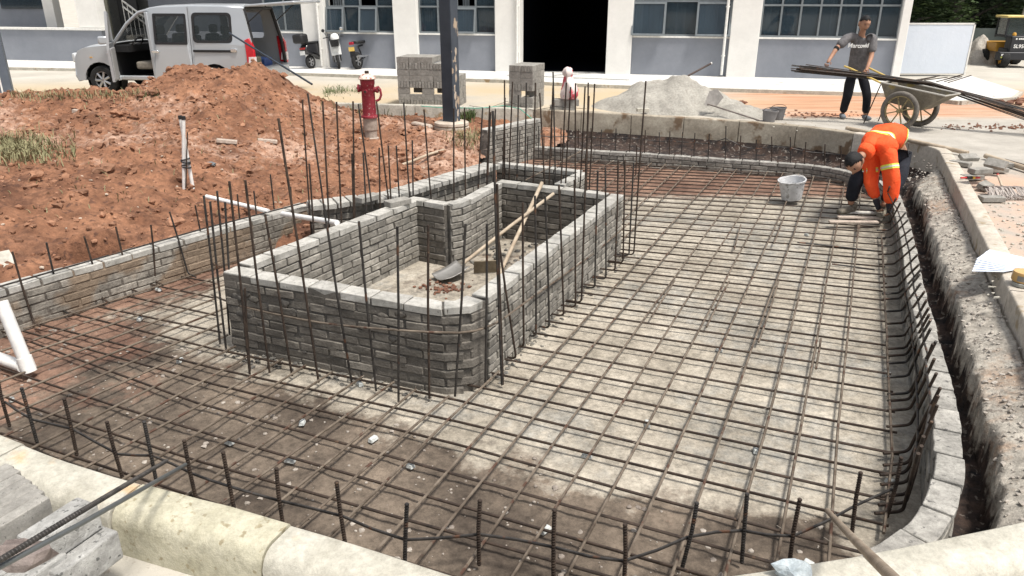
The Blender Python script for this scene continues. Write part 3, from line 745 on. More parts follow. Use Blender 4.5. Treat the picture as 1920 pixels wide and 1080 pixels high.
# little concrete spacers under the mat
M_sp = mat('spacer_block', (.42, .44, .42), (.66, .68, .66), scale=12, bump=.3)
sp0 = None
for i, (x, y) in enumerate([(262, 600), (297, 545), (338, 678), (22, 752), (430, 832), (544, 866), (567, 795), (770, 877), (1022, 996), (1100, 857), (1417, 847), (1213, 797), (1348, 658), (1512, 442), (1668, 905), (675, 722), (1665, 705), (700, 826), (1515, 1060)]):
    b = MB(); s_ = random.uniform(.8, 1.2); b.box((0, 0, .012), (.055 * s_, .035, .024), tp=.8); c = G(x, y, FLOOR + .004)
    o = b.build('spacer_block', M_sp, bevel=.003); o.location = c; o.rotation_euler = (random.uniform(-.15, .15), random.uniform(-.15, .15), random.random() * 3)
    tag(o, 'small pale concrete spacer chip lying on the pit floor under the rebar mat', 'spacer', 'concrete spacer chips under the rebar mat')

# ================================================================ upright starter bars, each row tied together
def row(name, label, items, ties=(), mm=None, ztop=None, r=.008, foot=None, ribs=0, fl=.12):
    root = thing(name, label, 'rebar row'); first = G(items[0][2], items[0][3], items[0][4] if len(items[0]) > 4 else MAT); root.location = first
    tops = []
    for it in items:
        tx, ty, bx, by = it[:4]; zb = it[4] if len(it) > 4 else MAT
        b = G(bx, by, zb)
        if zb > MAT: b += Vector((0, .07, 0))
        t_ = Dp(tx, ty, b.y) if ztop is None else G(tx, ty, ztop); d = (t_ - b)
        if zb > MAT: b = b - d * ((b.z - MAT) / d.z)
        P = []
        fd = None if foot is None else foot(b)
        if fd is not None:
            fd = fd.normalized(); P.append(b + fd * (fl + .03) + Vector((0, 0, .012)))
            up = (t_ - b).normalized()
            for k in range(5):
                a = k / 4 * math.pi / 2; P.append(b + fd * (.035 * (1 - math.sin(a))) + up * (.035 * (1 - math.cos(a))) + Vector((0, 0, .012)))
        else: P.append(b + Vector((0, 0, -.02)))
        mid = b.lerp(t_, .55) + Vector((random.uniform(-.006, .006), random.uniform(-.006, .006), 0))
        P += [mid, t_]
        MB().tube([p_ - first for p_ in P], r, 7, ribs=ribs).build('upright_bar', mm or random.choice((M_rust, M_steel, M_rust)), root, smooth=60)
        tops.append((b, t_))
    for tz in ties:
        if callable(tz): tz = tz(tops)
        MB().tube([p_ - first for p_ in tz], .0072, 6).build('tie_bar', M_rustl if 'brick box' in label else M_steel, root, smooth=60)
    return root, tops
rnd_ = random.uniform
# near row beside the foreground kerb: tops surveyed at the height of the kerb
ft = [(-6, 700), (40, 727), (120, 747), (200, 790), (270, 790), (345, 825), (418, 847), (518, 877), (631, 903), (763, 944), (900, 937), (1040, 955), (1172, 982), (1307, 942), (1401, 925), (1500, 935), (1614, 885), (1690, 857)]
fb = [(30, 850), (72, 838), (146, 862), (228, 888), (292, 897), (366, 927), (438, 948), (530, 977), (647, 1015), (759, 1042), (898, 1075), (1038, 1075), (1170, 1075), (1277, 1070), (1390, 1070), (1480, 1058), (1592, 1040), (1652, 1015)]
items = []
for (tx, ty), (bx, by) in zip(ft, fb):
    t_ = G(tx, ty, -.02 + rnd_(-.02, .02)); q = Dp(bx, by, t_.y)      # lean from the surveyed slope
    d = q - t_; k = (t_.z - MAT) / -d.z; b = t_ + d * k; x_, y_ = pj(b); items.append((tx, ty, x_, y_, MAT))
def mid_tie(frac, dz=0):
    return lambda tops: smooth_path([b.lerp(t_, frac) + Vector((0, .012, dz)) for b, t_ in tops], 2)
row('starter_bar_row', 'row of short ribbed upright bars nearest the camera, along the foreground kerb', items, [mid_tie(.42)], r=.0095, ribs=.014)
# right hand row along the curved wall
ri = []
wp = [p for p in WR]
R_t = [(1620, 296, 1616, 345), (1650, 330, 1640, 372), (1668, 350, 1655, 388), (1680, 372, 1662, 405), (1688, 381, 1668, 419), (1697, 400, 1668, 433), (1702, 413, 1669, 447), (1708, 430, 1671, 462), (1712, 445, 1673, 478), (1717, 460, 1676, 497), (1720, 478, 1678, 520), (1722, 497, 1682, 540), (1724, 515, 1686, 562), (1726, 532, 1690, 585), (1733, 547, 1694, 608), (1737, 563, 1696, 632), (1741, 578, 1698, 655), (1745, 600, 1700, 682), (1745, 616, 1702, 708), (1755, 640, 1704, 740), (1752, 673, 1706, 770), (1756, 700, 1706, 800), (1763, 727, 1702, 850), (1757, 760, 1698, 890), (1732, 818, 1700, 930), (1722, 850, 1692, 962), (1759, 742, 1703, 872), (1748, 790, 1700, 908), (1728, 836, 1698, 946), (1749, 645, 1705, 752), (1727, 505, 1684, 552), (1742, 590, 1699, 668)]
R_t.sort(key=lambda q: q[3])
root, rt_tops = row('starter_bar_row', 'curving row of bent upright bars standing against the right-hand brick wall', [(a, b, c_, d_) for a, b, c_, d_ in R_t], [mid_tie(.75), mid_tie(.35)], foot=lambda b: Vector((-1, -.12, 0)), r=.0092, ztop=.10)
# far row
fx = [(1010, 236), (1035, 240), (1058, 238), (1085, 242), (1108, 240), (1128, 243), (1155, 241), (1183, 241), (1210, 244), (1236, 248), (1256, 246), (1280, 248), (1303, 249), (1330, 251), (1361, 236), (1389, 254), (1418, 262), (1447, 256), (1482, 257), (1511, 266), (1547, 270), (1577, 273)]
row('starter_bar_row', 'row of short upright bars along the far brick wall below the stained kerb', [(x, y, x + rnd_(-4, 1), 296 + max(0, x - 1100) * .073) for x, y in fx], [mid_tie(.7)], foot=None)
# left row along the left wall
Lx = [(23, 472, 63, 605), (87, 455, 117, 583), (158, 443, 192, 562), (217, 425, 245, 543), (283, 422, 292, 530), (318, 397, 353, 515), (366, 385, 388, 493), (445, 364, 457, 468), (476, 358, 489, 458), (507, 327, 520, 442), (545, 350, 552, 432)]
row('starter_bar_row', 'row of bent upright bars leaning before the long low left wall', Lx, [lambda tp: [G(-60, 556, -.02), G(0, 537, -.02), G(200, 480, -.02), G(387, 427, -.02), G(583, 377, 0), G(700, 395, 0)]], foot=lambda b: Vector((.75, -.66, 0)))
# ring round the planter
Pf = [(382, 367, 412, 640), (394, 378, 424, 657), (407, 358, 430, 623), (422, 379, 437, 640), (430, 340, 468, 700), (459, 540, 468, 690), (460, 338, 505, 694), (497, 402, 547, 700), (522, 222, 597, 712), (612, 415, 660, 718), (673, 415, 705, 728), (745, 425, 747, 748), (803, 422, 805, 742), (873, 420, 853, 738), (913, 420, 910, 720), (924, 208, 941, 717), (932, 345, 943, 716)]
Ps = [(931, 420, 968, 676), (980, 380, 982, 654), (1003, 367, 1005, 634), (1022, 367, 1030, 618), (1048, 347, 1057, 595), (1077, 337, 1079, 579), (1104, 180, 1090, 570), (1121, 321, 1115, 543), (1135, 314, 1136, 526), (1159, 301, 1153, 510), (1172, 300, 1168, 495), (1188, 305, 1179, 482), (1211, 152, 1188, 480)]
ringtie = lambda tops: smooth_path([G(397, 553, .0) , G(455, 575, -.06), G(560, 598, -.08), G(640, 610, -.08), G(745, 619, -.08), G(860, 624, -.08), G(912, 614, -.1), G(960, 587, -.1), G(1020, 545, -.08), G(1080, 506, -.06), G(1130, 467, -.04), G(1172, 425, 0)], 2)
row('starter_bar_row', 'row of tall upright bars standing in front of the dark end of the brick box', Pf, [lambda tp: smooth_path([Dp(397, 553, 5.25), Dp(455, 575, 4.98), Dp(560, 598, 4.6), Dp(640, 610, 4.45), Dp(745, 619, 4.22), Dp(860, 624, 4.28), Dp(912, 614, 4.45), Dp(942, 598, 4.52)], 2)])
row('starter_bar_row', 'row of bent upright bars along the lit long side of the brick box', Ps, [lambda tp: [Dp(946, 596, 4.52), Dp(1000, 556, 5.15), Dp(1060, 514, 5.8), Dp(1120, 470, 6.6), Dp(1180, 418, 7.3)]], foot=lambda b: Vector((-.9, .42, 0)))
# behind the planter
Pb = [(567, 187, 578, 405, .1), (577, 175, 608, 427, .2), (605, 190, 613, 418, .2), (631, 191, 637, 415, .2), (662, 190, 662, 408, .2), (672, 195, 695, 397, .2), (706, 190, 727, 375, .2), (757, 192, 767, 368, .2), (795, 205, 807, 366, .2), (851, 203, 851, 365, .2), (871, 202, 872, 358, .2), (905, 202, 897, 350, .2), (918, 198, 913, 342, .2), (660, 288, 660, 408, .2), (681, 287, 684, 400, .2), (711, 277, 710, 392, .2), (728, 273, 730, 376, .2), (743, 273, 747, 372, .2), (773, 263, 773, 368, .2), (580, 307, 584, 433, .2)]
row('starter_bar_row', 'row of tall thin bars between the brick box and the red soil', Pb)
Pk = [(947, 183, 942, 333), (946, 150, 945, 333), (961, 153, 955, 335), (972, 178, 970, 337), (987, 155, 985, 338), (1004, 155, 1000, 340), (1012, 174, 1022, 344), (1037, 135, 1042, 345), (1037, 160, 1031, 344), (1062, 155, 1053, 347), (1070, 163, 1062, 347), (1079, 156, 1080, 349), (1097, 162, 1088, 350), (1103, 155, 1100, 352), (1115, 157, 1106, 353), (929, 205, 925, 338), (920, 340 - 130, 914, 342)]
row('starter_bar_row', 'dense cluster of tall upright bars behind the brick box', [(*p_, .2) for p_ in Pk])
Pc = [(937, 253, 940, 300), (975, 245, 972, 312), (990, 255, 989, 318), (1020, 250, 1018, 316), (1052, 240, 1050, 322), (1098, 290, 1096, 345), (1194, 272, 1192, 330), (1168, 290, 1172, 345)]
row('starter_bar_row', 'few short upright bars beyond the small brick compartment', Pc)
# one bar leaning across the back of the box
o = MB().tube([G(985, 338, .22), Dp(1105, 275, 8.9)], .006, 6).build('rebar', M_rustl); tag(o, 'single pale bar lying slanted over the small brick compartment', 'rebar')
# ================================================================ building behind the road
UF = Vector((.971, -.239, 0)).normalized(); NF = Vector((-UF.y * -1, 0, 0)); NF = Vector((UF.y, -UF.x, 0)).normalized()   # NF points to the road
F0 = G(1180, 137, .1)
def fu(px, py, off=0.0):            # survey pixel -> (along, height) on the facade plane pushed out by off
    d = ray(px, py); o = Vector((0, 0, CZ)); p0 = F0 + NF * off; t = (p0 - o).dot(NF) / d.dot(NF); q = o + d * t
    return ((q - F0).dot(UF), q.z)
FM = Matrix(((UF.x, 0, NF.x, F0.x), (UF.y, 0, NF.y, F0.y), (0, 1, 0, 0), (0, 0, 0, 1)))      # (u, z, out) -> world
M_white = mat('cream_render', (.73, .715, .675), (.80, .785, .745), scale=1.3, rough=.85, bump=.12, bscale=120, grain=.045, gscale=3)
M_grey = mat('grey_dado_render', (.215, .23, .26), (.25, .265, .295), scale=.9, rough=.82, bump=.1, bscale=120, grain=.06, gscale=2.5)
M_frame = flat('grey_window_frame', (.17, .19, .20), .45)
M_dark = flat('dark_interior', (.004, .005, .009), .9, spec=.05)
M_cap = flat('white_ledge', (.74, .73, .69), .7)
M_glass = glass('dark_window_glass', (.020, .032, .042), .62)
M_curt = mat('pale_curtain', (.12, .14, .15), (.30, .33, .34), scale=2.5, rough=.9, stretch=(4, 4, .3))
bd = thing('factory_building', 'long low cream building with grey lower walls and one wide black doorway', 'building', F0); BI = bd.matrix_world.copy()
Bo = Vector(F0)
def fbox(b, u0, u1, z0, z1, d0, d1):
    c = [FM @ Vector((u, z, d)) - Bo for d in (d0, d1) for u, z in ((u0, z0), (u1, z0), (u1, z1), (u0, z1))]
    b.add(c, [(3, 2, 1, 0), (4, 5, 6, 7), (0, 1, 5, 4), (1, 2, 6, 5), (2, 3, 7, 6), (3, 0, 4, 7)])
U = lambda px, py=60: fu(px, py)[0]
ZS = fu(1280, 68)[1]; ZB0 = .1; ZT = 3.6
ZM = fu(1280, 4)[1] 
# openings measured at sill height
wins = [(496, 574, 0), (614, 741, 0), (785, 929, 0), (1184, 1369, 1), (1424, 1686, 2)]
cols = [(572, 613), (741, 785), (930, 976), (1139, 1186), (1369, 1424), (1684, 1700)]
for a, c in cols:
    b = MB(); fbox(b, U(a), U(c), ZB0 - .1, 6.6, -.35, .12); b.build('column', M_white, bd, smooth=0, bevel=.012)
for a, c, k in wins:
    b = MB(); fbox(b, U(a) + .003, U(c) - .003, ZB0 - .1, ZS - .04, -.3, 0); b.build('dado', M_grey, bd, smooth=0)
    b = MB(); fbox(b, U(a) + .003, U(c) - .003, ZS - .04, ZS, -.3, .035); b.build('window_ledge', M_cap, bd, smooth=0)
b = MB(); fbox(b, U(300), U(498), ZB0 - .1, ZS - .04, -.3, -.02); b.build('dado', M_grey, bd, smooth=0)
b = MB(); fbox(b, U(300), U(1700), 3.6, 6.6, -.3, -.005); b.build('upper_wall', M_grey, bd, smooth=0)
b = MB(); fbox(b, U(-60), U(1700) + .3, 6.6, 7.4, -9, .3); b.build('roof', M_white, bd, smooth=0)
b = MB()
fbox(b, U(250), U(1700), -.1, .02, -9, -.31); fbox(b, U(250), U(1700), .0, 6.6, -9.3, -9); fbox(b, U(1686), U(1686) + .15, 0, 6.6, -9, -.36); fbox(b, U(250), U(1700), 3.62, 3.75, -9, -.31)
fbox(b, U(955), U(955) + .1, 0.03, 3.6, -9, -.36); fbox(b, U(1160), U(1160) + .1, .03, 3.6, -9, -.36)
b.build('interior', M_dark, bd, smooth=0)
def window(u0, u1, z0, z1, n, rows_, curt=True, open_=()):
    f = MB(); t_ = .045; pn = MB(); cu = MB()
    fbox(f, u0 + .004, u1 - .004, z0 + .001, z0 + t_, -.13, -.05); fbox(f, u0 + .004, u1 - .004, z1 - t_, z1, -.13, -.05)
    hs_ = [z0 + t_] + list(rows_) + [z1 - t_]
    for r_ in rows_: fbox(f, u0 + .004, u1 - .004, r_ - t_ / 2, r_ + t_ / 2, -.125, -.045)
    for i in range(n + 1):
        u = u0 + .004 + (u1 - u0 - t_ - .008) * i / n; fbox(f, u, u + t_, z0 + t_, z1 - t_, -.128, -.048)
    fr = f.build('window', M_frame, bd, smooth=0)
    for i in range(n):
        if i in open_: continue
        ua = u0 + t_ + (u1 - u0 - t_) * i / n + .001; ub = u0 + (u1 - u0 - t_) * (i + 1) / n - .001
        fbox(pn, ua, ub, z0 + t_, z1 - t_, -.095, -.087)
    pn.build('pane', M_glass, fr, smooth=0)
    if curt:
        u = u0 + .06; 
        while u < u1 - .2:
            wd = random.uniform(.12, .4)
            if random.random() < .6:
                k = max(3, int(wd / .035)); tp = random.uniform(-.1, .1)
                for j in range(k):
                    a = u + wd * j / k; fbox(cu, a, a + wd / k * .8, z0 + .02, z1, -.42 - .03 * (j % 2), -.40 - .03 * (j % 2))
            u += wd + random.uniform(.05, .5)
        if cu.v: cu.build('curtain', M_curt, fr, smooth=0)
    for i in open_:          # top-hung sash pushed outwards
        ua = u0 + (u1 - u0 - t_) * i / n; ub = u0 + (u1 - u0 - t_) * (i + 1) / n + t_
        s_ = MB(); g_ = MB(); zt_ = rows_[0] if rows_ else z1; H = zt_ - z0 - .02
        def P3(u, h, o): 
            an = math.radians(11); return FM @ Vector((u, zt_ - .02 - h * math.cos(an) - o * math.sin(an) * 0, -.04 + h * math.sin(an) + o)) - Bo
        def sb(bb, ua, ub, h0, h1, o0, o1):
            c = [P3(u, h, o) for o in (o0, o1) for u, h in ((ua, h0), (ub, h0), (ub, h1), (ua, h1))]
            bb.add(c, [(3, 2, 1, 0), (4, 5, 6, 7), (0, 1, 5, 4), (1, 2, 6, 5), (2, 3, 7, 6), (3, 0, 4, 7)])
        sb(s_, ua, ub, 0, .05, 0, .045); sb(s_, ua, ub, H - .05, H, 0, .045); sb(s_, ua, ua + .05, .05, H - .05, 0, .045); sb(s_, ub - .05, ub, .05, H - .05, 0, .045)
        sh = s_.build('sash', M_frame, fr, smooth=0); sb(g_, ua + .05, ub - .05, .05, H - .05, .015, .025); g_.build('pane', M_glass, sh, smooth=0)
tz = fu(1280, 2)[1]; tz2 = fu(680, 12)[1]
window(U(496) + 0, U(574), ZS, ZT - .002, 2, [], True)
window(U(614), U(741), ZS, ZT - .002, 4, [tz2], True, open_=(0, 2))
window(U(785), U(929), ZS, ZT - .002, 4, [tz2], True, open_=(2,))
window(U(1184), U(1369), ZS, ZT - .002, 3, [tz], True, open_=(0, 2))
window(U(1424), U(1686), ZS, ZT - .002, 7, [fu(1550, 10)[1]], True)
# left part: yard wall, recess with doors, stair
b = MB(); fbox(b, U(-80), U(190), -.1, fu(100, 56)[1], -.2, 0); b.build('yard_wall', M_grey, bd, smooth=0)
b = MB(); fbox(b, U(-80), U(195), fu(100, 56)[1], fu(100, 52)[1], -.26, .05); b.build('wall_cap', M_cap, bd, smooth=0)
b = MB(); fbox(b, U(150), U(190), fu(170, 52)[1], 6.6, -.35, -.02); b.build('column', M_white, bd, smooth=0)
b = MB(); fbox(b, U(30), U(50), 0, 6.6, -1.6, -1.3); b.build('column', M_white, bd, smooth=0)
b = MB(); fbox(b, U(-90), U(30), 0, 6.6, -1.62, -1.55); fbox(b, U(50), U(75), 0, 6.6, -2.4, -2.3); b.build('side_wall', M_grey, bd, smooth=0)
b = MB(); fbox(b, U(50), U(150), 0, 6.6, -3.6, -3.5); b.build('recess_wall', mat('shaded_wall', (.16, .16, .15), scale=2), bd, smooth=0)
b = MB(); fbox(b, U(70), U(110), 0, 4, -2.42, -2.36); dr = b.build('door', mat('beige_door', (.30, .29, .22), (.34, .33, .26), scale=2), bd, smooth=0)
b = MB(); fbox(b, U(98), U(101), 2.0, 2.08, -2.355, -2.3); b.build('handle', M_black, dr, smooth=0)
b = MB(); fbox(b, U(112), U(150), 0, 5, -2.9, -2.8); b.build('door', flat('dark_door', (.035, .035, .035), .6), bd, smooth=0)
b = MB(); fbox(b, U(-60), U(26), fu(10, 18)[1], 4, -1.54, -1.5); b.build('window', M_glass, bd, smooth=0)
b = MB(); fbox(b, U(190), U(500), 0, 6.6, -2.5, -2.4); b.build('stair_wall', M_grey, bd, smooth=0)
b = MB()
for k in range(10):
    u_ = U(180) + .28 * k; fbox(b, u_, u_ + .30, 0, fu(190, 10)[1] - .95 - .19 * k, -2.35, -1.3)
b.build('stair', M_granite, bd, smooth=0)
b = MB(); r0 = (U(183), fu(183, 2)[1]); 
for dz in (0, -.2):
    p0 = FM @ Vector((U(185), fu(185, 2)[1] + .02 + dz, -1.28)) - Bo; p1 = FM @ Vector((U(185) + 2.7, fu(185, 2)[1] + dz - 1.85, -1.28)) - Bo; b.tube([p0, p1], .03, 6)
for k in range(16):
    u_ = U(185) + .17 * k; zt_ = fu(185, 2)[1] - .115 * k; b.tube([FM @ Vector((u_, zt_, -1.28)) - Bo, FM @ Vector((u_, zt_ - 1.0, -1.28)) - Bo], .012, 5)
b.build('railing', M_cap, bd, smooth=60)
for o in bd.children: pass
# apron paving
ap = [fu_ for fu_ in ()]
P_ = [G(x, y, .07) for x, y in ((-260, 118), (0, 126), (560, 137), (740, 143), (940, 150), (1120, 159), (1420, 168), (1660, 175), (1800, 190), (1900, 183), (1915, 172), (1820, 142))]
back_ = [FM @ Vector((U(1700) + .6, .07, -.1)), FM @ Vector((U(-200), .07, -.1))]
poly = [(p.x, p.y) for p in P_ + back_]
b = MB(); b.prism(poly, -.05, .07); tag(b.build('pavement', mat('pale_paving', (.56, .55, .52), (.66, .65, .62), scale=1.2, rough=.85, bump=.15, bscale=40, spots=(.42, .41, .38), sscale=1.6, sthr=.64), smooth=0), kind='structure')
b = MB()
for i in range(len(P_) - 2):
    a, c = P_[i], P_[i + 1]; d = (c - a).normalized(); b.box((a + c) / 2 + Vector((0, 0, -.035)) - Vector((-d.y, d.x, 0)) * -.0, ((c - a).length - .01, .09, .085), d.to_track_quat('X', 'Z').to_matrix())
tag(b.build('pavement_edge', M_granite, smooth=0), kind='structure')
# joints and small things on the apron
b = MB()
for (x0, y0), (x1, y1) in (((980, 134), (1140, 136)), ((1040, 141), (1190, 133)), ((1190, 136), (1420, 143)), ((950, 141), (1180, 150))):
    b.tube([G(x0, y0, .078), G(x1, y1, .078)], .012, 4)
tag(b.build('paving_joint', flat('grey_joint', (.30, .30, .29), .9), smooth=0), kind='structure')
o = MB().box((0, 0, .08), (.55, .35, .16)).build('plinth_block', M_cap, bevel=.02); o.location = G(1172, 136, .07); tag(o, 'small white block at the foot of the column right of the black doorway', 'block')
rb = MB()
for i in range(5): rb.blob((random.uniform(-.18, .18), random.uniform(-.08, .08), .05), .08, .4, 1, (1.2, .8, .6))
o = rb.build('plastic_bag', flat('red_plastic', (.75, .07, .07), .4)); o.location = G(1268, 137, .07); tag(o, 'crumpled red plastic bag lying against the grey wall under the window', 'bag')
# white hoarding
h0 = G(1680, 138, .07); h1 = G(1806, 138, .07); hh = 1.55
b = MB(); d = (h1 - h0); R = Matrix.Rotation(math.atan2(d.y, d.x), 3, 'Z')
zt_ = Dp(1745, 46, h0.y).z
b.box((0, 0, (zt_ + .07) / 2), (d.length, .05, zt_ - .07), R)
ho = thing('hoarding', 'plain pale blue-white site hoarding panel right of the building corner', 'hoarding', (h0 + h1) / 2 - Vector((0, 0, .07)))
b.build('panel', mat('white_hoarding', (.60, .66, .74), (.66, .71, .78), scale=.8, rough=.45, bump=.05, bscale=3), ho, bevel=.01)
fr = MB()
for s in (-1, 1): fr.box(R @ Vector((s * (d.length / 2 + .02), 0, (zt_ + .07) / 2)), (.04, .07, zt_), R)
fr.box((0, 0, zt_ + .02), (d.length + .08, .07, .04), R)
fr.build('frame', M_cap, ho)
# far wall, fences, mounds
b = MB(); a = Dp(1700, 100, 34); b.box((20, 28.6, .15), (14, .2, .5)); 
o = b.build('boundary_wall', mat('grey_boundary_wall', (.20, .21, .20), (.30, .31, .30), scale=.6), smooth=0); tag(o, 'low grey boundary wall beneath the trees beyond the wheel loader', 'wall')
b = MB()
for k in range(9):
    b.box((15.5 + k * 1.6, 31.0, .42), (1.55, .08, .9))
o = b.build('sheet_fence', mat('dull_green_sheet', (.045, .06, .055), (.09, .105, .10), scale=.7, rough=.6), smooth=0); tag(o, 'dull green sheet metal fence standing under the dark trees', 'fence')
def heap(name, c, rx, ry, h, m, n=40, amp=.12, sharp=1.3, ang=0):
    b = MB(); vs = []; 
    for j in range(n + 1):
        for i in range(n + 1):
            u = -1 + 2 * i / n; v = -1 + 2 * j / n; r = min(1, math.hypot(u, v)); z = h * max(0, (1 - r ** sharp)) 
            x = u * rx; y = v * ry; z += (amp * h * fbm(x * 1.5 + c[0], y * 1.5, c[1], 1.6, 4) + .012 * fbm(x, y, 2, 9, 2)) * min(1, (1 - r) * 4) - .02
            X = x * math.cos(ang) - y * math.sin(ang); Y = x * math.sin(ang) + y * math.cos(ang); vs.append((X, Y, z))
    b.add(vs, [(j * (n + 1) + i, j * (n + 1) + i + 1, (j + 1) * (n + 1) + i + 1, (j + 1) * (n + 1) + i) for j in range(n) for i in range(n)])
    o = b.build(name, m, smooth=180, recalc=False); o.location = c; return o
M_sand = mat('grey_sand', (.26, .245, .215), (.40, .38, .335), scale=2.4, rough=.98, bump=.7, bscale=22, spots=(.30, .28, .245), sscale=5, sthr=.6)
sc_ = G(1262, 205, 0); sc_.y += .25
o = heap('sand_heap', (sc_.x, sc_.y, 0), 1.6, 1.1, .62, M_sand, 70, .16, 1.3, -.18); tag(o, 'grey sand heap behind the stained far kerb with tools stuck in it', 'sand heap')
o = heap('sand_heap', tuple(G(1390, 215, 0)), .85, .6, .20, M_sand, 40, .3, 1.3); tag(o, 'low trailing lobe of sand beside the mortar buckets', 'sand heap')
o = heap('rubble_heap', tuple(G(1835, 118, 0)), .9, .8, .75, mat('pale_rubble', (.34, .31, .27), (.5, .47, .42), scale=3, bump=.8, bscale=9), 30, .4, 1.2); tag(o, 'distant pale rubble heap beside the edge of the white hoarding', 'rubble heap')
def scatter(name, n, fn, r, m, label, cat):
    b = MB(); c0 = None
    for i in range(n):
        p = fn(i); rr = random.uniform(*r)
        if c0 is None: c0 = p
        b.blob(p - c0 + Vector((0, 0, rr * .3)), rr, .5, 1, (1.1, .9, .7))
    o = b.build(name, m, smooth=0); o.location = c0; tag(o, kind='stuff', label=label, cat=cat); return o
M_redclod = mat('brick_red_clod', (.11, .05, .033), (.25, .13, .085), scale=4, bump=.4)
scatter('earth_crumbs', 70, lambda i: G(random.gauss(1535, 38), 216 + random.gauss(0, 3), 0), (.008, .03), M_redclod, 'red earth crumbs by the standing man', 'crumbs')
scatter('earth_crumbs', 90, lambda i: G(random.uniform(1765, 1925), 238 + random.gauss(0, 3) + random.choice((0, 0, 3)), 0), (.008, .03), M_redclod, 'red earth crumbs right of the wheelbarrow', 'crumbs')
scatter('earth_crumbs', 50, lambda i: G(random.uniform(1860, 1925), 190 + random.gauss(0, 3), 0), (.02, .08), M_redclod, 'red earth lumps on the far road edge', 'crumbs')
scatter('earth_crumbs', 260, lambda i: G(random.uniform(1850, 1990), random.uniform(350, 560), 0), (.005, .018), M_granite, 'grit on the right-hand ground', 'grit')
scatter('earth_crumbs', 120, lambda i: G(random.uniform(1450, 1760), 225 + random.gauss(0, 8), 0), (.005, .016), M_granite, 'grit beyond the far kerb', 'grit')
# trees
M_leafm = [mat('leaf_green', (.022, .042, .014), (.065, .105, .03), scale=.7, rough=.6, spec=.3), mat('leaf_dark', (.012, .024, .010), (.035, .06, .02), scale=.8, rough=.6, spec=.3)]
M_bark = mat('bark', (.05, .045, .036), (.10, .09, .075), scale=5, rough=.95, bump=.5, bscale=20)
def tree(x, y, h, cr, label, m, seed, n=5200, low=1.6, bare=False):
    random.seed(seed); root = thing('tree', label, 'tree', (x, y, 0), group=None)
    tr = MB(); lean = random.uniform(-.4, .4); tr.tube([(0, 0, -.1), (lean * .2, 0, h * .2), (lean * .6, .1, h * .5), (lean, 0, h * .85)], [.28, .2, .14, .05], 10)
    cents = []
    for k in range(15):
        a = random.random() * 6.28; z = random.uniform(low, h * .92); rr = cr * (1 - .5 * max(0, z / h - .5) * 2) * random.uniform(.35, 1); c = Vector((math.cos(a) * rr + lean * .5, math.sin(a) * rr, z)); cents.append(c)
        z0 = max(.8, z - random.uniform(.6, 1.6)); tr.tube([(lean * z0 / h, 0, z0), (c.x * .55, c.y * .55, (z0 + z) / 2 + .15), tuple(c)], [.09, .06, .02], 6)
    tr.build('trunk', M_bark, root, smooth=60)
    lf = MB()
    for i in range(n):
        c = random.choice(cents); d = Vector((random.gauss(0, 1), random.gauss(0, 1), random.gauss(0, .7))); d = d.normalized() * random.random() ** .4 * cr * .42
        p = c + d; s = random.uniform(.07, .17); M = Matrix.Rotation(random.random() * 6.28, 3, 'Z') @ Matrix.Rotation(random.uniform(-.9, .9), 3, 'X')
        vs = [M @ Vector(q) * s + p for q in ((-1, 0, 0), (0, -.45, .1), (1, 0, -.15), (0, .45, .1))]; lf.add(vs, [(0, 1, 2, 3)])
    lf.build('crown', m, root, smooth=0, recalc=False); return root
tree(14.2, 29.5, 6.5, 3.0, 'dark leafy tree rising directly behind the white hoarding', M_leafm[0], 3, 12000, low=1.3)
tree(18.2, 32.5, 6.5, 3.0, 'shaded tree with bare dark trunk left of the wheel loader', M_leafm[1], 5, 11000, low=1.9)
tree(22.5, 33, 6.5, 3.4, 'tree with drooping branches overhanging the wheel loader cab', M_leafm[0], 9, 12000, low=1.6)
tree(27.5, 34, 8, 3.4, 'rightmost tree standing farthest behind the wheel loader', M_leafm[1], 11, 8000, low=1.2)
random.seed(77)
hg = MB()
for i in range(14000):
    x = random.uniform(13, 36); y = 40 + random.uniform(0, 3); z = random.uniform(0, 7.5); s = random.uniform(.15, .3)
    M = Matrix.Rotation(random.random() * 6.28, 3, 'Z') @ Matrix.Rotation(random.uniform(-1, 1), 3, 'X'); hg.add([M @ Vector(q) * s + Vector((x, y, z)) for q in ((-1, 0, 0), (0, -.5, .1), (1, 0, -.1), (0, .5, .1))], [(0, 1, 2, 3)])
hg.box((25, 43.8, 3.5), (26, .6, 7.2)); tag(hg.build('woodland', M_leafm[1], smooth=0, recalc=False), kind='stuff', label='dark mass of far foliage', cat='woodland')

# rain pipes and cables on the facade, grime at the column feet
for px_ in (603, 972, 1360):
    b = MB(); u_ = U(px_); b.tube([FM @ Vector((u_, .12, .17)), FM @ Vector((u_, 6.4, .17))], .035, 8)
    for z in (.6, 1.8, 3.0): b.tube([FM @ Vector((u_ - .05, z, .14)), FM @ Vector((u_ + .05, z, .14))], .02, 5)
    b.v = [tuple(Vector(p) - Bo) for p in b.v]; b.build('rain_pipe', M_cap, bd)
# ================================================================ objects
random.seed(21)
def one(mb, name, m, label, cat, loc=None, group=None, **k):
    """one-piece thing; points given in the world, origin moved to its base"""
    if loc is None: loc = mb.v[0]
    loc = Vector(loc); mb.v = [tuple(Vector(p) - loc) for p in mb.v]; o = mb.build(name, m, **k); o.location = loc
    return tag(o, label, cat, group)
def hit(px, py):      # where the line of sight meets the soil
    d = ray(px, py); o = Vector((0, 0, CZ)); t = 5.0
    while t < 22:
        q = o + d * t
        if q.z < soilh(q.x, q.y):
            for k in range(6):
                a = t - .3 + .05 * k; q = o + d * a
                if q.z < soilh(q.x, q.y): break
            return q
        t += .3
    return G(px, py, 0)
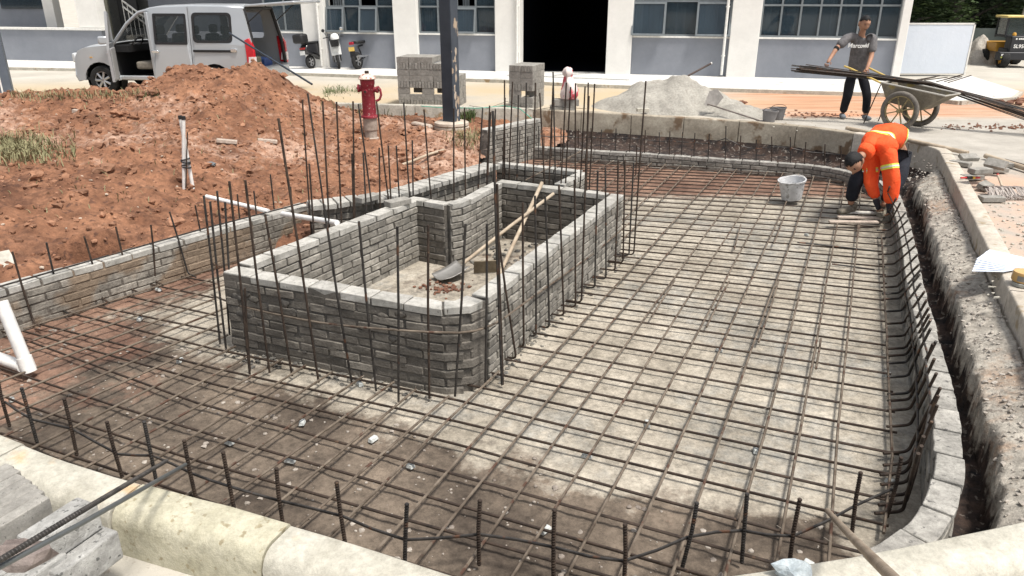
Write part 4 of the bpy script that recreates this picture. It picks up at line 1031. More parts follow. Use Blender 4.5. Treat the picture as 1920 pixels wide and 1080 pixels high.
# ---- posts
M_post = mat('navy_steel_paint', (.022, .032, .045), (.04, .052, .068), scale=3, rough=.5, spec=.4)
M_postg = mat('lit_peeling_post_paint', (.045, .055, .07), (.075, .088, .105), scale=3, rough=.6, spots=(.42, .33, .24), sscale=5, sthr=.57)  # light on this face put into the colour; tan spots are peeled paint
gp = hit(847, 240)
po = thing('lamp_post', 'square navy steel post with peeling paint rising from the soil by the bricks', 'post', (gp.x, gp.y, gp.z))
R31 = Matrix.Rotation(math.radians(-31), 3, 'Z')
b = MB(); b.box((0, 0, 3.2), (.225, .225, 6.5), R31); b.build('shaft', M_post, po, bevel=.012)
b = MB(); c = R31 @ Vector((.1225, 0, 1.6)); b.box(R31 @ Vector((0, -.1225 - .0, 0)) * 0 + R31 @ Vector((.1145, 0, 3.2)), (.006, .205, 6.4), R31); b.build('lit_side_plate', M_postg, po)
pl = MB()
for k in range(7): pl.blob(R31 @ Vector((.1265, random.uniform(-.08, .08), .15 + k * .19)), .1, .5, 2, (1, 1, 1))
pl2 = MB()
for k in range(9):
    y0 = random.uniform(-.06, .06); z0 = .12 + k * .15; n_ = 9
    P = [(y0 + math.cos(6.28 * j / n_) * random.uniform(.015, .04), z0 + math.sin(6.28 * j / n_) * random.uniform(.03, .10)) for j in range(n_)]
    Mx = Matrix(((R31[0][0], 0, -R31[0][0] * 0, 0), (R31[1][0], 0, 0, 0), (0, 0, 0, 0), (0, 0, 0, 1)))
    vs = [R31 @ Vector((.1185, a, z)) for a, z in P]; pl2.add(vs, [tuple(range(n_))])
pl2.build('paint_flake', mat('bare_primer', (.38, .30, .22), (.55, .48, .40), scale=9), po, smooth=0)
b = MB(); b.lathe((0, 0, -.1), [(.27, 0), (.31, .02), (.31, .06), (.28, .075), (.28, .08), (.31, .095), (.31, .13), (.28, .145), (.28, .15), (.31, .165), (.305, .205), (.27, .22), (.12, .225)], 28)
b.build('ribbed_collar', mat('dusty_collar', (.36, .30, .24), (.55, .48, .40), scale=5, rough=.8), po)
gp = G(6, 178, .1)
po = thing('steel_post', 'broad dark blue-grey steel post with pale edge strip at the left border', 'post', (gp.x, gp.y, 0))
b = MB(); b.box((0, 0, 2.5), (.40, .40, 5.2), Matrix.Rotation(.5, 3, 'Z')); b.build('shaft', mat('blue_grey_steel', (.09, .11, .135), (.13, .155, .185), scale=2, rough=.5), po, bevel=.01)
b = MB(); b.box(Matrix.Rotation(.5, 3, 'Z') @ Vector((.02, -.204, 2.5)), (.03, .008, 5.2), Matrix.Rotation(.5, 3, 'Z')); b.build('edge_strip', M_cap, po)
b = MB(); b.box((0, 0, .04), (.6, .6, .08), Matrix.Rotation(.5, 3, 'Z')); b.build('base_plate', M_granite, po)
# ---- hydrant
hp = hit(696, 258); hz = hp.z - .02
hy = thing('fire_hydrant', 'weathered red fire hydrant with faded pale cap standing in the red soil', 'fire hydrant', (hp.x, hp.y, hz))
M_red = mat('faded_red_paint', (.19, .014, .026), (.31, .045, .06), scale=9, rough=.65, spots=(.42, .26, .24), sscale=34, sthr=.62)
M_cream = mat('chipped_cap_paint', (.62, .50, .42), (.74, .66, .56), scale=14, rough=.6, spots=(.30, .06, .05), sscale=24, sthr=.54)
M_stone = mat('muddy_iron', (.26, .21, .17), (.40, .34, .29), scale=9, rough=.9)
b = MB(); b.lathe((0, 0, .0), [(.10, .34), (.135, .345), (.135, .375), (.108, .38), (.104, .85), (.112, .86), (.115, .93), (.1, .94)], 26); b.build('barrel', M_red, hy)
b = MB(); b.lathe((0, 0, 0), [(.125, -.05), (.125, .02), (.10, .03), (.10, .14), (.112, .15), (.112, .338), (.05, .339)], 24); b.build('foot', M_stone, hy)
b = MB(); b.lathe((0, 0, .94), [(.135, 0), (.14, .012), (.12, .04), (.085, .075), (.06, .082), (.02, .085)], 24); b.build('cap', M_cream, hy)
b = MB(); b.cyl((0, 0, 1.02), (0, 0, 1.065), .035, 6); b.build('cap_nut', M_rust, hy)
for ang, r_, zz, L in ((math.pi * 1.02, .062, .80, .16), (0.15 - .3, .05, .78, .17), (math.pi * 1.45, .03, .76, .135)):
    d = Vector((math.cos(ang), math.sin(ang), 0)); b = MB(); b.cyl(d * .06 + Vector((0, 0, zz)), d * (L - .03) + Vector((0, 0, zz)), r_ * .8, 18); b.cyl(d * (L - .03) + Vector((0, 0, zz)), d * L + Vector((0, 0, zz)), r_, 18); oc = b.build('outlet', M_red, hy)
    b = MB(); b.cyl(d * L + Vector((0, 0, zz)), d * (L + .02) + Vector((0, 0, zz)), .018, 6); b.build('outlet_nut', M_rust, oc)
b = MB(); d = Vector((1, -.15, 0)); b.tube([Vector((.16, -.02, .83)), Vector((.20, -.03, .78)), Vector((.21, -.03, .70)), Vector((.18, -.02, .63)), Vector((.12, -.02, .60))], .02, 8); b.build('spanner_arm', M_red, hy)

# ---- single bricks
def brickmesh(s=1):
    b = MB(); 
    b.box((0, 0, .0265), (.24, .115, .053))
    return b
B0 = brickmesh().build('concrete_brick', M_brick, smooth=0, bevel=.004, seg=1)
used = [False]
def brick(loc, rz=0, edge=False, label='', group=None, tilt=None, name='concrete_brick'):
    if not used[0]: o = B0; used[0] = True
    else: o = B0.copy(); COL.objects.link(o)
    R = Matrix.Rotation(rz, 4, 'Z')
    if edge: R = R @ Matrix.Rotation(math.radians(90), 4, 'X')
    if tilt: R = R @ Matrix.Rotation(tilt[0], 4, 'X') @ Matrix.Rotation(tilt[1], 4, 'Y')
    o.rotation_euler = R.to_euler(); o.location = loc
    o['label'] = label; o['category'] = 'brick'
    if group: o['group'] = group
    elif 'group' in o: del o['group']
    return o
def stack(org, rz, heights, ny, holes, label, group):
    Rz = Matrix.Rotation(rz, 3, 'Z'); cs = .245; hh = .118
    nx = len(heights)
    for i, H in enumerate(heights):
        for j in range(ny):
            for k in range(H):
                if (i, k) in holes and j == 0: continue
                right = (i == nx - 1 or heights[i + 1] <= k); top = k == H - 1
                if not (j == 0 or right or top or (i, k) in holes): continue
                along_x = (i * 3 + j + k * 2) % 3 != 0
                for q in range(4):
                    o_ = (q - 1.5) * .0595; jx = random.uniform(-.004, .004)
                    if along_x:
                        if not (top or right) and q > 0: continue
                        if j > 0 and not top and not right and (i, k) not in holes: continue
                        p = Vector((i * cs, j * cs + o_, k * hh + .0575)) + Vector((jx, 0, 0)); r_ = rz
                    else:
                        if j > 0 and not top and q < 3: continue
                        p = Vector((i * cs + o_, j * cs, k * hh + .0575)) + Vector((0, jx, 0)); r_ = rz + math.pi / 2
                    # on edge: mesh height runs sideways, so centre it
                    off = Matrix.Rotation(r_, 3, 'Z') @ Vector((0, .0265, 0))
                    brick(Vector(org) + Rz @ p + off, r_, True, label, group)
sa = G(762, 197, 0)
stack(sa, math.radians(-10), [8, 8, 8, 7, 5], 3, {(1, 2), (3, 2)}, 'grey concrete brick in the wider stack partly hidden by the navy post', 'bricks in the stack behind the navy post')
sb_ = G(969, 205, 0); sb_.y += .1
stack(sb_, math.radians(-20), [7, 7], 3, {(1, 2)}, 'grey concrete brick in the narrow stack beside the knotted sack', 'bricks in the stack beside the knotted sack')
q_ = G(1068, 211, 0)
for k in range(2):
    for j in range(4):
        brick(q_ + Vector((.05 * k, .06 * j + .02, .0575 + k * .118)) + Vector((0, .0265, 0)), .05 + .02 * k, True, 'pale brick in the low pile directly under the knotted sack', 'bricks under the knotted sack')
        brick(q_ + Vector((-.245 + .05 * k, .06 * j + .05, .0575 + k * .118)) + Vector((0, .0265, 0)), .05 + .02 * k, True, 'pale brick in the low pile directly under the knotted sack', 'bricks under the knotted sack')
for k, (x, y) in enumerate(((1040, 192), (1052, 195))):
    pass
# sack
sk = q_ + Vector((-.02, .1, .236))
b = MB(); b.lathe((0, 0, 0), [(.02, .0), (.15, .01), (.19, .08), (.18, .18), (.15, .27), (.115, .34), (.085, .39), (.075, .42), (.095, .46), (.105, .50), (.075, .56), (.04, .585), (.01, .57)], 22)
b.v = [tuple(Vector(p) * 1.0 + Vector((.02 * math.sin(p[2] * 9), 0, 0)) + Vector((1, 1, .3)) * .045 * fbm(p[0] * 1, p[1], p[2], 8, 3)) for p in b.v]
m_ = mat('printed_woven_sack', (.62, .52, .48), (.80, .76, .73), scale=5, rough=.7, spots=(.60, .10, .13), sscale=5.5, sthr=.52)
o = b.build('sack', m_); o.location = sk; tag(o, 'white and red plastic sack with knotted top on a low brick pile', 'sack')
# bricks lying on walls and soil
def lay(px, py, z, rz, label, tilt=None, edge=False): return brick(G(px, py, z) + Vector((0, 0, 0)), rz, edge, label, None, tilt)
lay(746, 384, .203, .75, 'single loose brick laid on top of the brick box side wall')
lay(690, 376, .203, .9, 'loose brick lying on the header course near the red soil')
lay(604, 385, .03, .5, 'loose brick lying on the low wall stub by the white pipe')
M_plank = mat('weathered_plank', (.36, .30, .25), (.5, .42, .35), scale=6, rough=.9, bump=.3)
for (x, y, r_, lb) in ((500, 252, .35, 'pale wood offcut half sunk in soil above the tall bars'), (425, 262, .3, 'brown wood offcut lying left of the tall bars in the soil'), (158, 229, .1, 'pale brown brick bat on the upper left soil')):
    p = G(x, y, .12); p = Vector((p.x, p.y, soilh(p.x, p.y))); b = MB().box((0, 0, .03), (.28, .10, .05), Matrix.Rotation(r_, 3, 'Z') @ Matrix.Rotation(.15, 3, 'Y')); o = b.build('wood_offcut', M_plank, bevel=.006); o.location = p; tag(o, lb, 'offcut')
p = G(390, 293, .12); o = MB().blob((0, 0, .01), .08, .4, 2, (1.3, .8, .35)).build('stone', flat('blue_grey_stone', (.13, .15, .16), .9)); o.location = (p.x, p.y, soilh(p.x, p.y)); tag(o, 'flat blue-grey stone lying in the middle of the red soil', 'stone')
p = G(790, 213, .1); b = MB().box((0, 0, .04), (.42, .13, .05), Matrix.Rotation(-.45, 3, 'Z') @ Matrix.Rotation(.1, 3, 'Y'), .85); o = b.build('stone_slab', M_plank, bevel=.015); o.location = (p.x, p.y, soilh(p.x, p.y) + .02); tag(o, 'tan slab of wood resting in the soil left of the navy post', 'slab')
b = MB(); b.prism([(0, 0), (.34, -.05), (.42, .06), (.05, .12)], 0, .004); o = b.build('plastic_sheet', flat('clear_grey_plastic', (.5, .5, .5), .3)); p = G(165, 175, .15); o.location = (p.x, p.y, soilh(p.x, p.y) + .04); tag(o, 'scrap of grey plastic sheet on soil in front of the van', 'plastic scrap')

# ---- pipes
def pipe(P, r, label, cat='pipe', m=None, name='plastic_pipe', n=14): return one(MB().tube(P, r, n), name, m or M_pipe, label, cat)
pipe([G(388, 372, -.02) + Vector((0, 0, .02)), G(503, 396, .0)], .024, 'white plastic pipe lying on the soil above the left wall')
pipe([G(530, 401, .02), G(632, 418, .2)], .026, 'white plastic pipe bridging from the left wall to the brick box')
p0 = G(736, 274, .1); p1 = G(832, 260, .1); f = lambda p, dz=.03: Vector((p.x, p.y, soilh(p.x, p.y) + dz))
pipe([f(p0), f(p0.lerp(p1, .35), .05), f(p0.lerp(p1, .7), .05), f(p1, .02)], .02, 'cream bent pipe stub lying in soil under the navy post', m=M_wood)
# pair of conduits tied with black tape
cb = hit(352, 352); cb.z -= .03
cd = thing('conduit_pair', 'two crossed white conduit pipes tied with black tape sticking up from the soil', 'conduit', cb)
t1 = Dp(338, 220, cb.y); t2 = Dp(347, 220, cb.y); b1 = Dp(362, 354, cb.y); b0 = Dp(348, 353, cb.y)
MB().tube([b1 - cb, t1 - cb], .021, 12).build('pipe', M_pipe, cd); MB().tube([b0 - cb + Vector((0, -.045, 0)), t2 - cb + Vector((0, -.045, 0))], .021, 12).build('pipe', M_pipe, cd)
c_ = Dp(350, 305, cb.y) - cb + Vector((0, -.02, 0)); tb = MB()
for k in range(4): tb.torus(c_ + Vector((0, 0, (k - 1.5) * .03)), .048, .009, (.2 * (-1) ** k, 0, 1), 16, 6)
tb.build('tape', M_black, cd)
MB().tube([t1 - cb + Vector((0, 0, -.02)), t1 - cb + Vector((0, 0, .02))], .024, 10).build('end_cap', M_black, cd); MB().tube([t2 - cb + Vector((0, -.045, -.02)), t2 - cb + Vector((0, -.045, .02))], .024, 10).build('end_cap', M_black, cd)
MB().tube([Dp(353, 350, cb.y) - cb + Vector((0, -.07, 0)), Dp(356, 246, cb.y) - cb + Vector((0, -.07, 0))], .007, 6).build('steel_bar', M_rust, cd)
# drain pipe with elbow on the left
dr = thing('drain_pipe', 'thick white drain pipe with elbow rising over the rebar at the left border', 'drain pipe', G(52, 690, FLOOR + .05)); o_ = Vector(dr.location)
e = G(52, 688, FLOOR + .07); top = Dp(2, 566, e.y + .05); dd = (top - e).normalized()
MB().tube([e - o_, e + dd * .06 - o_, top - o_], .042, 20).build('upright_pipe', M_pipe, dr)
MB().tube([e - o_ + Vector((-.03, .0, 0)), G(-60, 650, FLOOR + .07) - o_], .042, 20).build('ground_pipe', M_pipe, dr)
MB().tube([e - o_ - dd * .035, e - o_ + dd * .075], .049, 20).build('elbow', M_pipe, dr)
# ---- tools in the brick box
bf = FLOOR
sv = thing('shovel', 'shovel with pale wooden handle leaning inside the brick box', 'shovel', G(835, 502, bf + .03)); o_ = Vector(sv.location)
h1_ = G(868, 494, bf + .12); h2_ = Dp(1038, 363, 7.35)
MB().tube([h1_ - o_, (h1_ + h2_) / 2 - o_ + Vector((0, 0, .008)), h2_ - o_], .017, 10).build('handle', M_wood, sv)
ax = (h2_ - h1_); ax.z = 0; ax.normalize(); sd_ = Vector((-ax.y, ax.x, 0))
b = MB(); n_ = 8; vs = []
for i in range(n_ + 1):
    for j in range(n_ + 1):
        u = i / n_; v = -1 + 2 * j / n_; wd = .115 * (1 if u < .75 else 1 - (u - .75) * .5); q = h1_ - ax * (.0 + .29 * u) + sd_ * v * wd; q.z = bf + .035 + .03 * v * v + .07 * (1 - u) ** 2 - .01; vs.append(q - o_)
b.add(vs, [(i * (n_ + 1) + j, i * (n_ + 1) + j + 1, (i + 1) * (n_ + 1) + j + 1, (i + 1) * (n_ + 1) + j) for i in range(n_) for j in range(n_)])
bl_ = b.build('blade', flat('worn_steel_blade', (.33, .32, .30), .45, .6), sv); sm = bl_.modifiers.new('thick', 'SOLIDIFY'); sm.thickness = .004
ho = thing('hoe', 'hoe with pale wooden handle crossing the shovel inside the brick box', 'hoe', G(905, 500, bf)); o_ = Vector(ho.location)
h1_ = G(944, 498, bf + .13); h2_ = Dp(1016, 343, 7.62); MB().tube([h1_ - (h2_ - h1_).normalized() * .12 - o_, h2_ - o_], [.018, .020], 10).build('handle', M_wood, ho)
b = MB(); c = G(910, 500, bf + .07) - o_; b.box(c, (.22, .012, .14), Matrix.Rotation(.15, 3, 'Z') @ Matrix.Rotation(.3, 3, 'X')); b.build('blade', mat('rusty_blade', (.16, .13, .09), (.26, .22, .16), scale=8, metal=.3), ho, bevel=.003)
scatter('mortar_crumbs', 60, lambda i: G(random.gauss(835, 22), random.gauss(540, 6), bf), (.006, .022), M_redclod, 'small clods of red earth inside the brick box', 'crumbs')
scatter('mortar_crumbs', 160, lambda i: G(random.uniform(870, 1010), random.uniform(400, 500), bf), (.006, .03), M_mortar, 'grey mortar crumbs inside the brick box', 'crumbs')
# ---- buckets
def bucket(name, label, c, r, h, m, tilt=(0, 0), fill=None, bm=None):
    t = thing(name, label, 'bucket', c); t.rotation_euler = (tilt[0], tilt[1], 0)
    MB().lathe((0, 0, 0), [(.001, .004), (r * .72, .0), (r * .74, .01), (r * .97, h - .02), (r * 1.04, h - .018), (r * 1.05, h), (r * .96, h), (r * .93, h - .03), (r * .70, .02), (.001, .018)], 28).build('shell', m, t, smooth=50)
    P = [Vector((math.cos(a) * r * 1.02, -.03 - .55 * r * math.sin(a) * .2, h - .02 + math.sin(a) * r * .55)) for a in [math.pi * k / 12 for k in range(13)]]
    MB().tube(P, .004, 6).build('bail', bm or M_pipe, t)
    if fill: MB().lathe((0, 0, 0), [(r * .88, h * .72), (r * .6, h * .84), (r * .2, h * .95), (.001, h * .98)], 20, cap=False).build('filling', fill, t)
    return t
M_bk = mat('dusty_white_plastic', (.42, .42, .42), (.68, .69, .70), scale=9, rough=.5, spots=(.30, .30, .29), sscale=16, sthr=.6)
c = G(1484, 372, MAT + .02); bucket('bucket', 'white translucent plastic bucket standing tilted on the rebar mat near the orange jacket', c, .165, .25, M_bk, (.05, -.12))
c = G(1441, 228, 0); bucket('bucket', 'left of two small grey rubber buckets full of mortar by the sand', c, .135, .2, flat('grey_rubber', (.22, .21, .21), .7), (.03, .05), M_mortar, M_rust)
c = G(1457, 224, 0); bucket('bucket', 'right-hand mortar bucket half hidden behind its grey twin', c, .14, .21, flat('grey_rubber_2', (.19, .18, .18), .7), (-.03, -.03), M_mortar, M_rust)
# tools at the sand heap
a = Dp(1246, 166, 15.0); c = Dp(1333, 119, 15.2); t = thing('shovel', 'shovel stuck in the sand heap with its dark handle pointing up right', 'shovel', a)
MB().tube([(a - c) * .12, c - a], .02, 8).build('handle', mat('dark_pole', (.07, .055, .05), (.13, .10, .09), scale=6), t); MB().cyl((c - a), (c - a) * 1.02, .023, 8).build('end_cap', M_cap, t)
a = G(1327, 195, .22); c = G(1424, 226, .03); t = thing('shovel', 'shovel lying at the sand edge with grey blade and long thin handle', 'shovel', a)
MB().tube([(0, 0, 0), c - a], .014, 8).build('handle', mat('grey_handle', (.13, .11, .10), (.22, .19, .17), scale=6), t)
b = MB(); bx = G(1341, 176, .35) - a; b.add([(-.06, .0, -.02), (.16, .02, -.06), (.28, .02, .12), (.16, .06, .26), (.02, .06, .22)], [(0, 1, 2, 3, 4)]); o = b.build('blade', flat('mortar_grey_blade', (.30, .28, .26), .8), t, smooth=0); sm = o.modifiers.new('thick', 'SOLIDIFY'); sm.thickness = .006
o = one(MB().blob(G(1392, 192, .05), .07, .4, 2, (1.3, .7, .6)), 'brick_bat', M_redclod, 'broken red brick bat lying behind the sand heap', 'brick bat')
o = one(MB().box(G(1205, 206, .09), (.22, .11, .06), .1), 'kerb_chip', M_granite, 'small grey stub of stone set on the far kerb', 'stone', bevel=.004)

# ---- wheelbarrow
wA = G(1680, 244, 0); wc = wA + Vector((0, 0, .31)); axd = Vector((.80, .60, 0)).normalized(); fd = Vector((axd.y, -axd.x, 0))   # fd: towards the load end (right)
if fd.x < 0: fd = -fd
wb = thing('wheelbarrow', 'two wheeled mortar cart with grey tub and yellow handles carrying steel bars', 'wheelbarrow', wA); o_ = Vector(wA)
M_tyre = mat('dusty_tyre', (.10, .09, .08), (.20, .18, .155), scale=8, rough=.95, bump=.3); M_ysp = mat('rusty_yellow_steel', (.24, .19, .09), (.36, .30, .17), scale=9, rough=.7, spots=(.12, .08, .05), sscale=12, sthr=.58)
for k, off in enumerate((0, .68)):
    c = Vector((0, 0, .31)) + axd * off; wl_ = MB().torus(c, .275, .038, axd, 40, 10).build('wheel', M_tyre, wb)
    r_ = MB(); r_.torus(c, .232, .012, axd, 36, 6, 1.8); r_.cyl(c - axd * .06, c + axd * .06, .03, 12)
    for q in range(8):
        a_ = q * math.pi / 4 + .3; v = fd * math.cos(a_) + Vector((0, 0, 1)) * math.sin(a_); r_.tube([c + v * .03, c + v * .228], .011, 6)
    r_.build('rim', M_ysp, wl_)
MB().cyl(Vector((0, 0, .31)), Vector((0, 0, .31)) + axd * .68, .016, 10).build('axle', M_rust, wb)
mid = axd * .34
def tp(u, v, z): return mid + fd * u + axd * v + Vector((0, 0, z))
top_ = [(-.42, -.27, .72), (.62, -.25, .60), (.62, .25, .60), (-.42, .27, .72)]; bot_ = [(-.30, -.20, .42), (.25, -.18, .34), (.25, .18, .34), (-.30, .20, .42)]
b = MB(); vs = [tp(*p) for p in top_ + bot_]; b.add(vs, [(0, 1, 5, 4), (1, 2, 6, 5), (2, 3, 7, 6), (3, 0, 4, 7), (4, 5, 6, 7)])
tb = b.build('tub', mat('mortar_crusted_tub', (.15, .13, .10), (.27, .24, .185), scale=5, rough=.85, bump=.3, spots=(.30, .24, .10), sscale=5, sthr=.6), wb, smooth=0); sm = tb.modifiers.new('thick', 'SOLIDIFY'); sm.thickness = .012
b = MB(); R_ = [tp(*p) for p in top_]; b.tube(R_ + [R_[0]], .014, 8); b.build('rim_tube', flat('mortar_rim', (.42, .40, .36), .8), wb)
for s in (-1, 1):
    P = [tp(-.42, s * .24, .70), tp(-1.0, s * .26, .90), tp(-1.12, s * .26, .93)]; MB().tube(P, .016, 8).build('handle', flat('yellow_tube', (.58, .42, .12), .5), wb)
    MB().tube([tp(-.45, s * .22, .68), tp(-.62, s * .24, .02)], .009, 6).build('leg', M_rust, wb)
# bundle of bars across the tub, held by the man
M_bun = M_steel; e0 = Dp(1497, 127, 13.25); e1 = Dp(1740, 172, wA.y + .35); ext = (e1 - e0); e2 = e0 + ext * 2.05
e1.z = max(e1.z, .66); random.seed(4)
for k in range(26):
    a_ = random.random() * 6.28; rr = .05 * math.sqrt(random.random()); j = Vector((0, math.cos(a_) * rr, math.sin(a_) * rr)); f0 = random.uniform(-.06, .10); fan = Vector((0, random.uniform(-.05, .05), random.uniform(-.07, .05)))
    P0 = e0 + ext * f0 + j + fan; P1 = e1 + j * .7 + Vector((0, 0, .04)); P2 = Dp(1985 + random.uniform(-25, 60), 236, 11.55) + j * 1.4
    one(MB().tube([P0, P0.lerp(P1, .5) + Vector((0, 0, .01)), P1, P2], .0075, 6), 'rebar', random.choice((M_steel, M_rust, M_rust)), 'rusty steel bar in the long bundle laid across the wheelbarrow', 'rebar', loc=P0, group='steel bars bundled across the wheelbarrow')
for k in range(7):
    c = e1 + Vector((random.uniform(-.1, .5), random.uniform(.02, .2), .10)); d = Vector((random.uniform(.25, .5), random.uniform(-.1, .1), random.uniform(.05, .16)))
    one(MB().tube([c - d * .4, c + d * .6], .008, 6), 'rebar', M_rust, 'short offcut bar sticking out on top of the wheelbarrow load', 'rebar', group='offcut bars on the wheelbarrow load')
# ---- poles lying on the road by the near right
pipe([G(1588, 240, .02), G(1700, 262, .09), G(1815, 287, .05)], .03, 'long pale wooden pole lying behind the orange jacket', 'pole', M_wood, 'wooden_pole')
pipe([G(1848, 292, .05), G(1975, 332, .05)], .032, 'second wooden pole lying beyond the loose brick pile', 'pole', M_wood, 'wooden_pole')
pipe([G(1884, 300, .03), G(1990, 330, .03)], .018, 'thin dark bar lying beside the wooden pole at the right border', 'bar', M_rust, 'steel_bar')
# loose bricks pile on the right
rp = [((1800, 310), .015, -.9, (0, 0), 'brick lying flat at the left foot of the loose pile on the right'), ((1815, 298), .02, .1, (.4, 0), 'tilted brick at the back of the loose pile on the right'), ((1838, 326), .015, .25, (0, 0), 'lowest front brick under the short column in the loose pile'),
      ((1838, 326), .07, .15, (0, 0), 'second brick of the short column in the loose pile'), ((1838, 325), .125, .3, (0, 0), 'third brick of the short column in the loose pile'), ((1837, 324), .18, .2, (0, 0), 'topmost brick of the short column in the loose pile'),
      ((1868, 310), .12, -1.0, (.75, .1), 'brick propped steeply against the short column in the loose pile'), ((1868, 322), .02, .0, (0, 0), 'brick lying right of the short column in the loose pile'), ((1878, 312), .02, -.3, (0, 0), 'rearmost right brick of the loose pile'),
      ((1845, 352), .03, .75, (.35, 0), 'stained brick leaning beside the mop head'), ((1858, 377), .012, -.02, (0, 0), 'long flat brick lying below the mop head'), ((1822, 336), .015, .1, (0, 0), 'brick lying beside the red pliers')]
for (x, y), z, r_, tl, lb in rp: brick(G(x, y, z) , r_, False, lb, None, tl)
# mop
mp_ = G(1880, 362, .03); mo = thing('mop', 'grey string mop lying on the ground below the loose bricks', 'mop', mp_); b = MB()
for k in range(90):
    u = random.uniform(-.17, .17); s = Vector((u, .06, .035 + random.uniform(0, .03))); b.tube([s, s + Vector((u * .25 + random.uniform(-.02, .02), -.09, .01)), s + Vector((u * .4 + random.uniform(-.04, .04), -.20, -.05)), s + Vector((u * .5 + random.uniform(-.05, .05), -.27 + random.uniform(-.03, .03), -.055))], .006, 5)
b.build('strings', mat('mop_strings', (.34, .30, .27), (.52, .47, .43), scale=20), mo); MB().tube([(-.18, .065, .05), (.18, .065, .045)], .016, 8).build('clamp', M_rust, mo); MB().tube([(.02, .07, .06), (.18, .42, .10)], .012, 8).build('handle', M_wood, mo); MB().tube([(.18, .42, .10), (.20, .46, .104)], .014, 8).build('grip', flat('red_grip', (.5, .03, .03), .4), mo)
# pliers
p = G(1817, 335, .068); t = thing('pliers', 'red and yellow handled pliers lying on the right kerb', 'pliers', p)
MB().tube([(-.10, .0, .01), (-.03, 0, .012)], .011, 6).build('grip', flat('red_grip_2', (.55, .03, .03), .4), t); MB().box((0, 0, .014), (.06, .045, .028)).build('joint', M_black, t, bevel=.005); MB().box((.045, 0, .014), (.03, .04, .028)).build('collar', flat('yellow_collar', (.75, .5, .05), .4), t, bevel=.004); MB().tube([(.06, 0, .014), (.125, .005, .012)], .012, 6).build('grip', flat('red_grip_3', (.55, .03, .03), .4), t)
# papers and the tape tub
c = G(1880, 505, .07)
pap = thing('papers', 'fanned stack of white drawing sheets lying on the right kerb', 'papers', c)
for k in range(7):
    u = k / 6; Q = [(1820 + 18 * u, 510 - 24 * u), (1856, 472), (1935, 492), (1930, 500), (1885, 512)]
    pts_ = [G(1821 + 8 * u, 511 - 19 * u, .07), G(1846 + 8 * u, 474, .07), G(1960, 498, .07), G(1880 + 6 * u, 513 - 8 * u, .07)]
    vs = [p_ - c + Vector((0, 0, .004 * k + .003)) for p_ in pts_]; vs[0].z -= .012 * (1 - u); b = MB(); b.add(vs + [v + Vector((0, 0, .0012)) for v in vs], [(0, 1, 2, 3), (4, 5, 6, 7), (0, 1, 5, 4), (1, 2, 6, 5), (2, 3, 7, 6), (3, 0, 4, 7)]); b.build('sheet', M_sheet if k else flat('white_paper', (.70, .76, .85), .8, d=.03), pap, smooth=0) if k else None
    if k == 0: M_sheet = flat('white_paper', (.68, .74, .84), .8, d=.03)
c = G(1915, 536, .06) + Vector((0, 0, .004)); t = thing('tape_tub', 'amber plastic tub on a wheel-like roll beside the papers', 'tub', c)
MB().lathe((0, 0, 0), [(.001, 0), (.062, 0), (.066, .008), (.066, .024), (.03, .026), (.001, .026)], 24).build('lower_roll', mat('grey_roll', (.25, .26, .24), (.5, .5, .46), scale=18), t)
MB().lathe((.015, .015, .028), [(.001, 0), (.072, 0), (.08, .012), (.08, .06), (.076, .075), (.03, .078), (.001, .078)], 28).build('tub_body', mat('amber_plastic', (.50, .30, .10), (.66, .44, .20), scale=6, rough=.3), t)
M_lab = flat('grey_label', (.22, .21, .19), .6); b = MB(); vs = []
for k in range(7):
    a_ = math.radians(205 + k * 9); 
    for z in (.042, .082): vs.append((.015 + .0815 * math.cos(a_), .015 + .0815 * math.sin(a_), z))
b.add(vs, [(2 * k, 2 * k + 2, 2 * k + 3, 2 * k + 1) for k in range(6)]); b.build('label', M_lab, t, smooth=0)
# boards under the feet
for k, (x, y, L, r_, lb) in enumerate(((1607, 400, .38, -.05, 'pale wet board under the bending man between his boots'), (1612, 410, .5, -.08, 'brown plank just in front of the bending man'), (1600, 418, .55, -.02, 'longest dark plank nearest the camera at the boots'))):
    o = MB().box((0, 0, .012), (L, .07, .02), r_).build('plank', (M_conc, M_plank, M_plank)[k], bevel=.003); o.location = G(x, y, MAT + .015); tag(o, lb, 'plank')
# ---- foreground bricks and rods
z1 = .25; d1_ = (G(0, 923, z1) - G(65, 886.5, z1)).normalized(); n1 = Vector((-d1_.y, d1_.x, 0)); ang1 = math.atan2(d1_.y, d1_.x)
if n1.y > 0: n1 = -n1
e0_ = G(26, 873, z1)
nm_ = ('farthest', 'second', 'third', 'fourth', 'fifth', 'sixth', 'nearest')
for k in range(7):
    for j in range(2):
        e_ = e0_ + n1 * (.055 * k) + d1_ * (.12 + .245 * j + random.uniform(-.004, .004) + .012 * k); brick(e_ + Vector((0, 0, -.0575 + random.uniform(-.002, .002))), ang1 + random.uniform(-.015, .015), True, nm_[k] + (' brick on edge from the kerb in the foreground row' if j == 0 else ' brick from the kerb in the second foreground row at the border'), None)
M_blk2 = mat('coarse_concrete_block', (.26, .255, .24), (.44, .435, .415), scale=10, rough=.95, bump=.8, bscale=70, spots=(.13, .13, .125), sscale=42, sthr=.60)
def blk(P, z, d, ang, lb):
    b = MB(); n_ = 6; b.box((0, 0, 0), d); o = b.build('concrete_block', M_blk2, smooth=0, bevel=.008, seg=2); o.location = (P.x, P.y, z - d[2] / 2); o.rotation_euler = (0, 0, ang); tag(o, lb, 'block'); return o
blk(e0_ + n1 * .445 + d1_ * .13, .225, (.25, .115, .115), ang1 + .02, 'coarse grey block on edge under the two crossing rods')
blk(e0_ + n1 * .50 + d1_ * .12, .105, (.26, .13, .13), ang1 + .05, 'lower coarse grey block leaning on the kerb at bottom left')
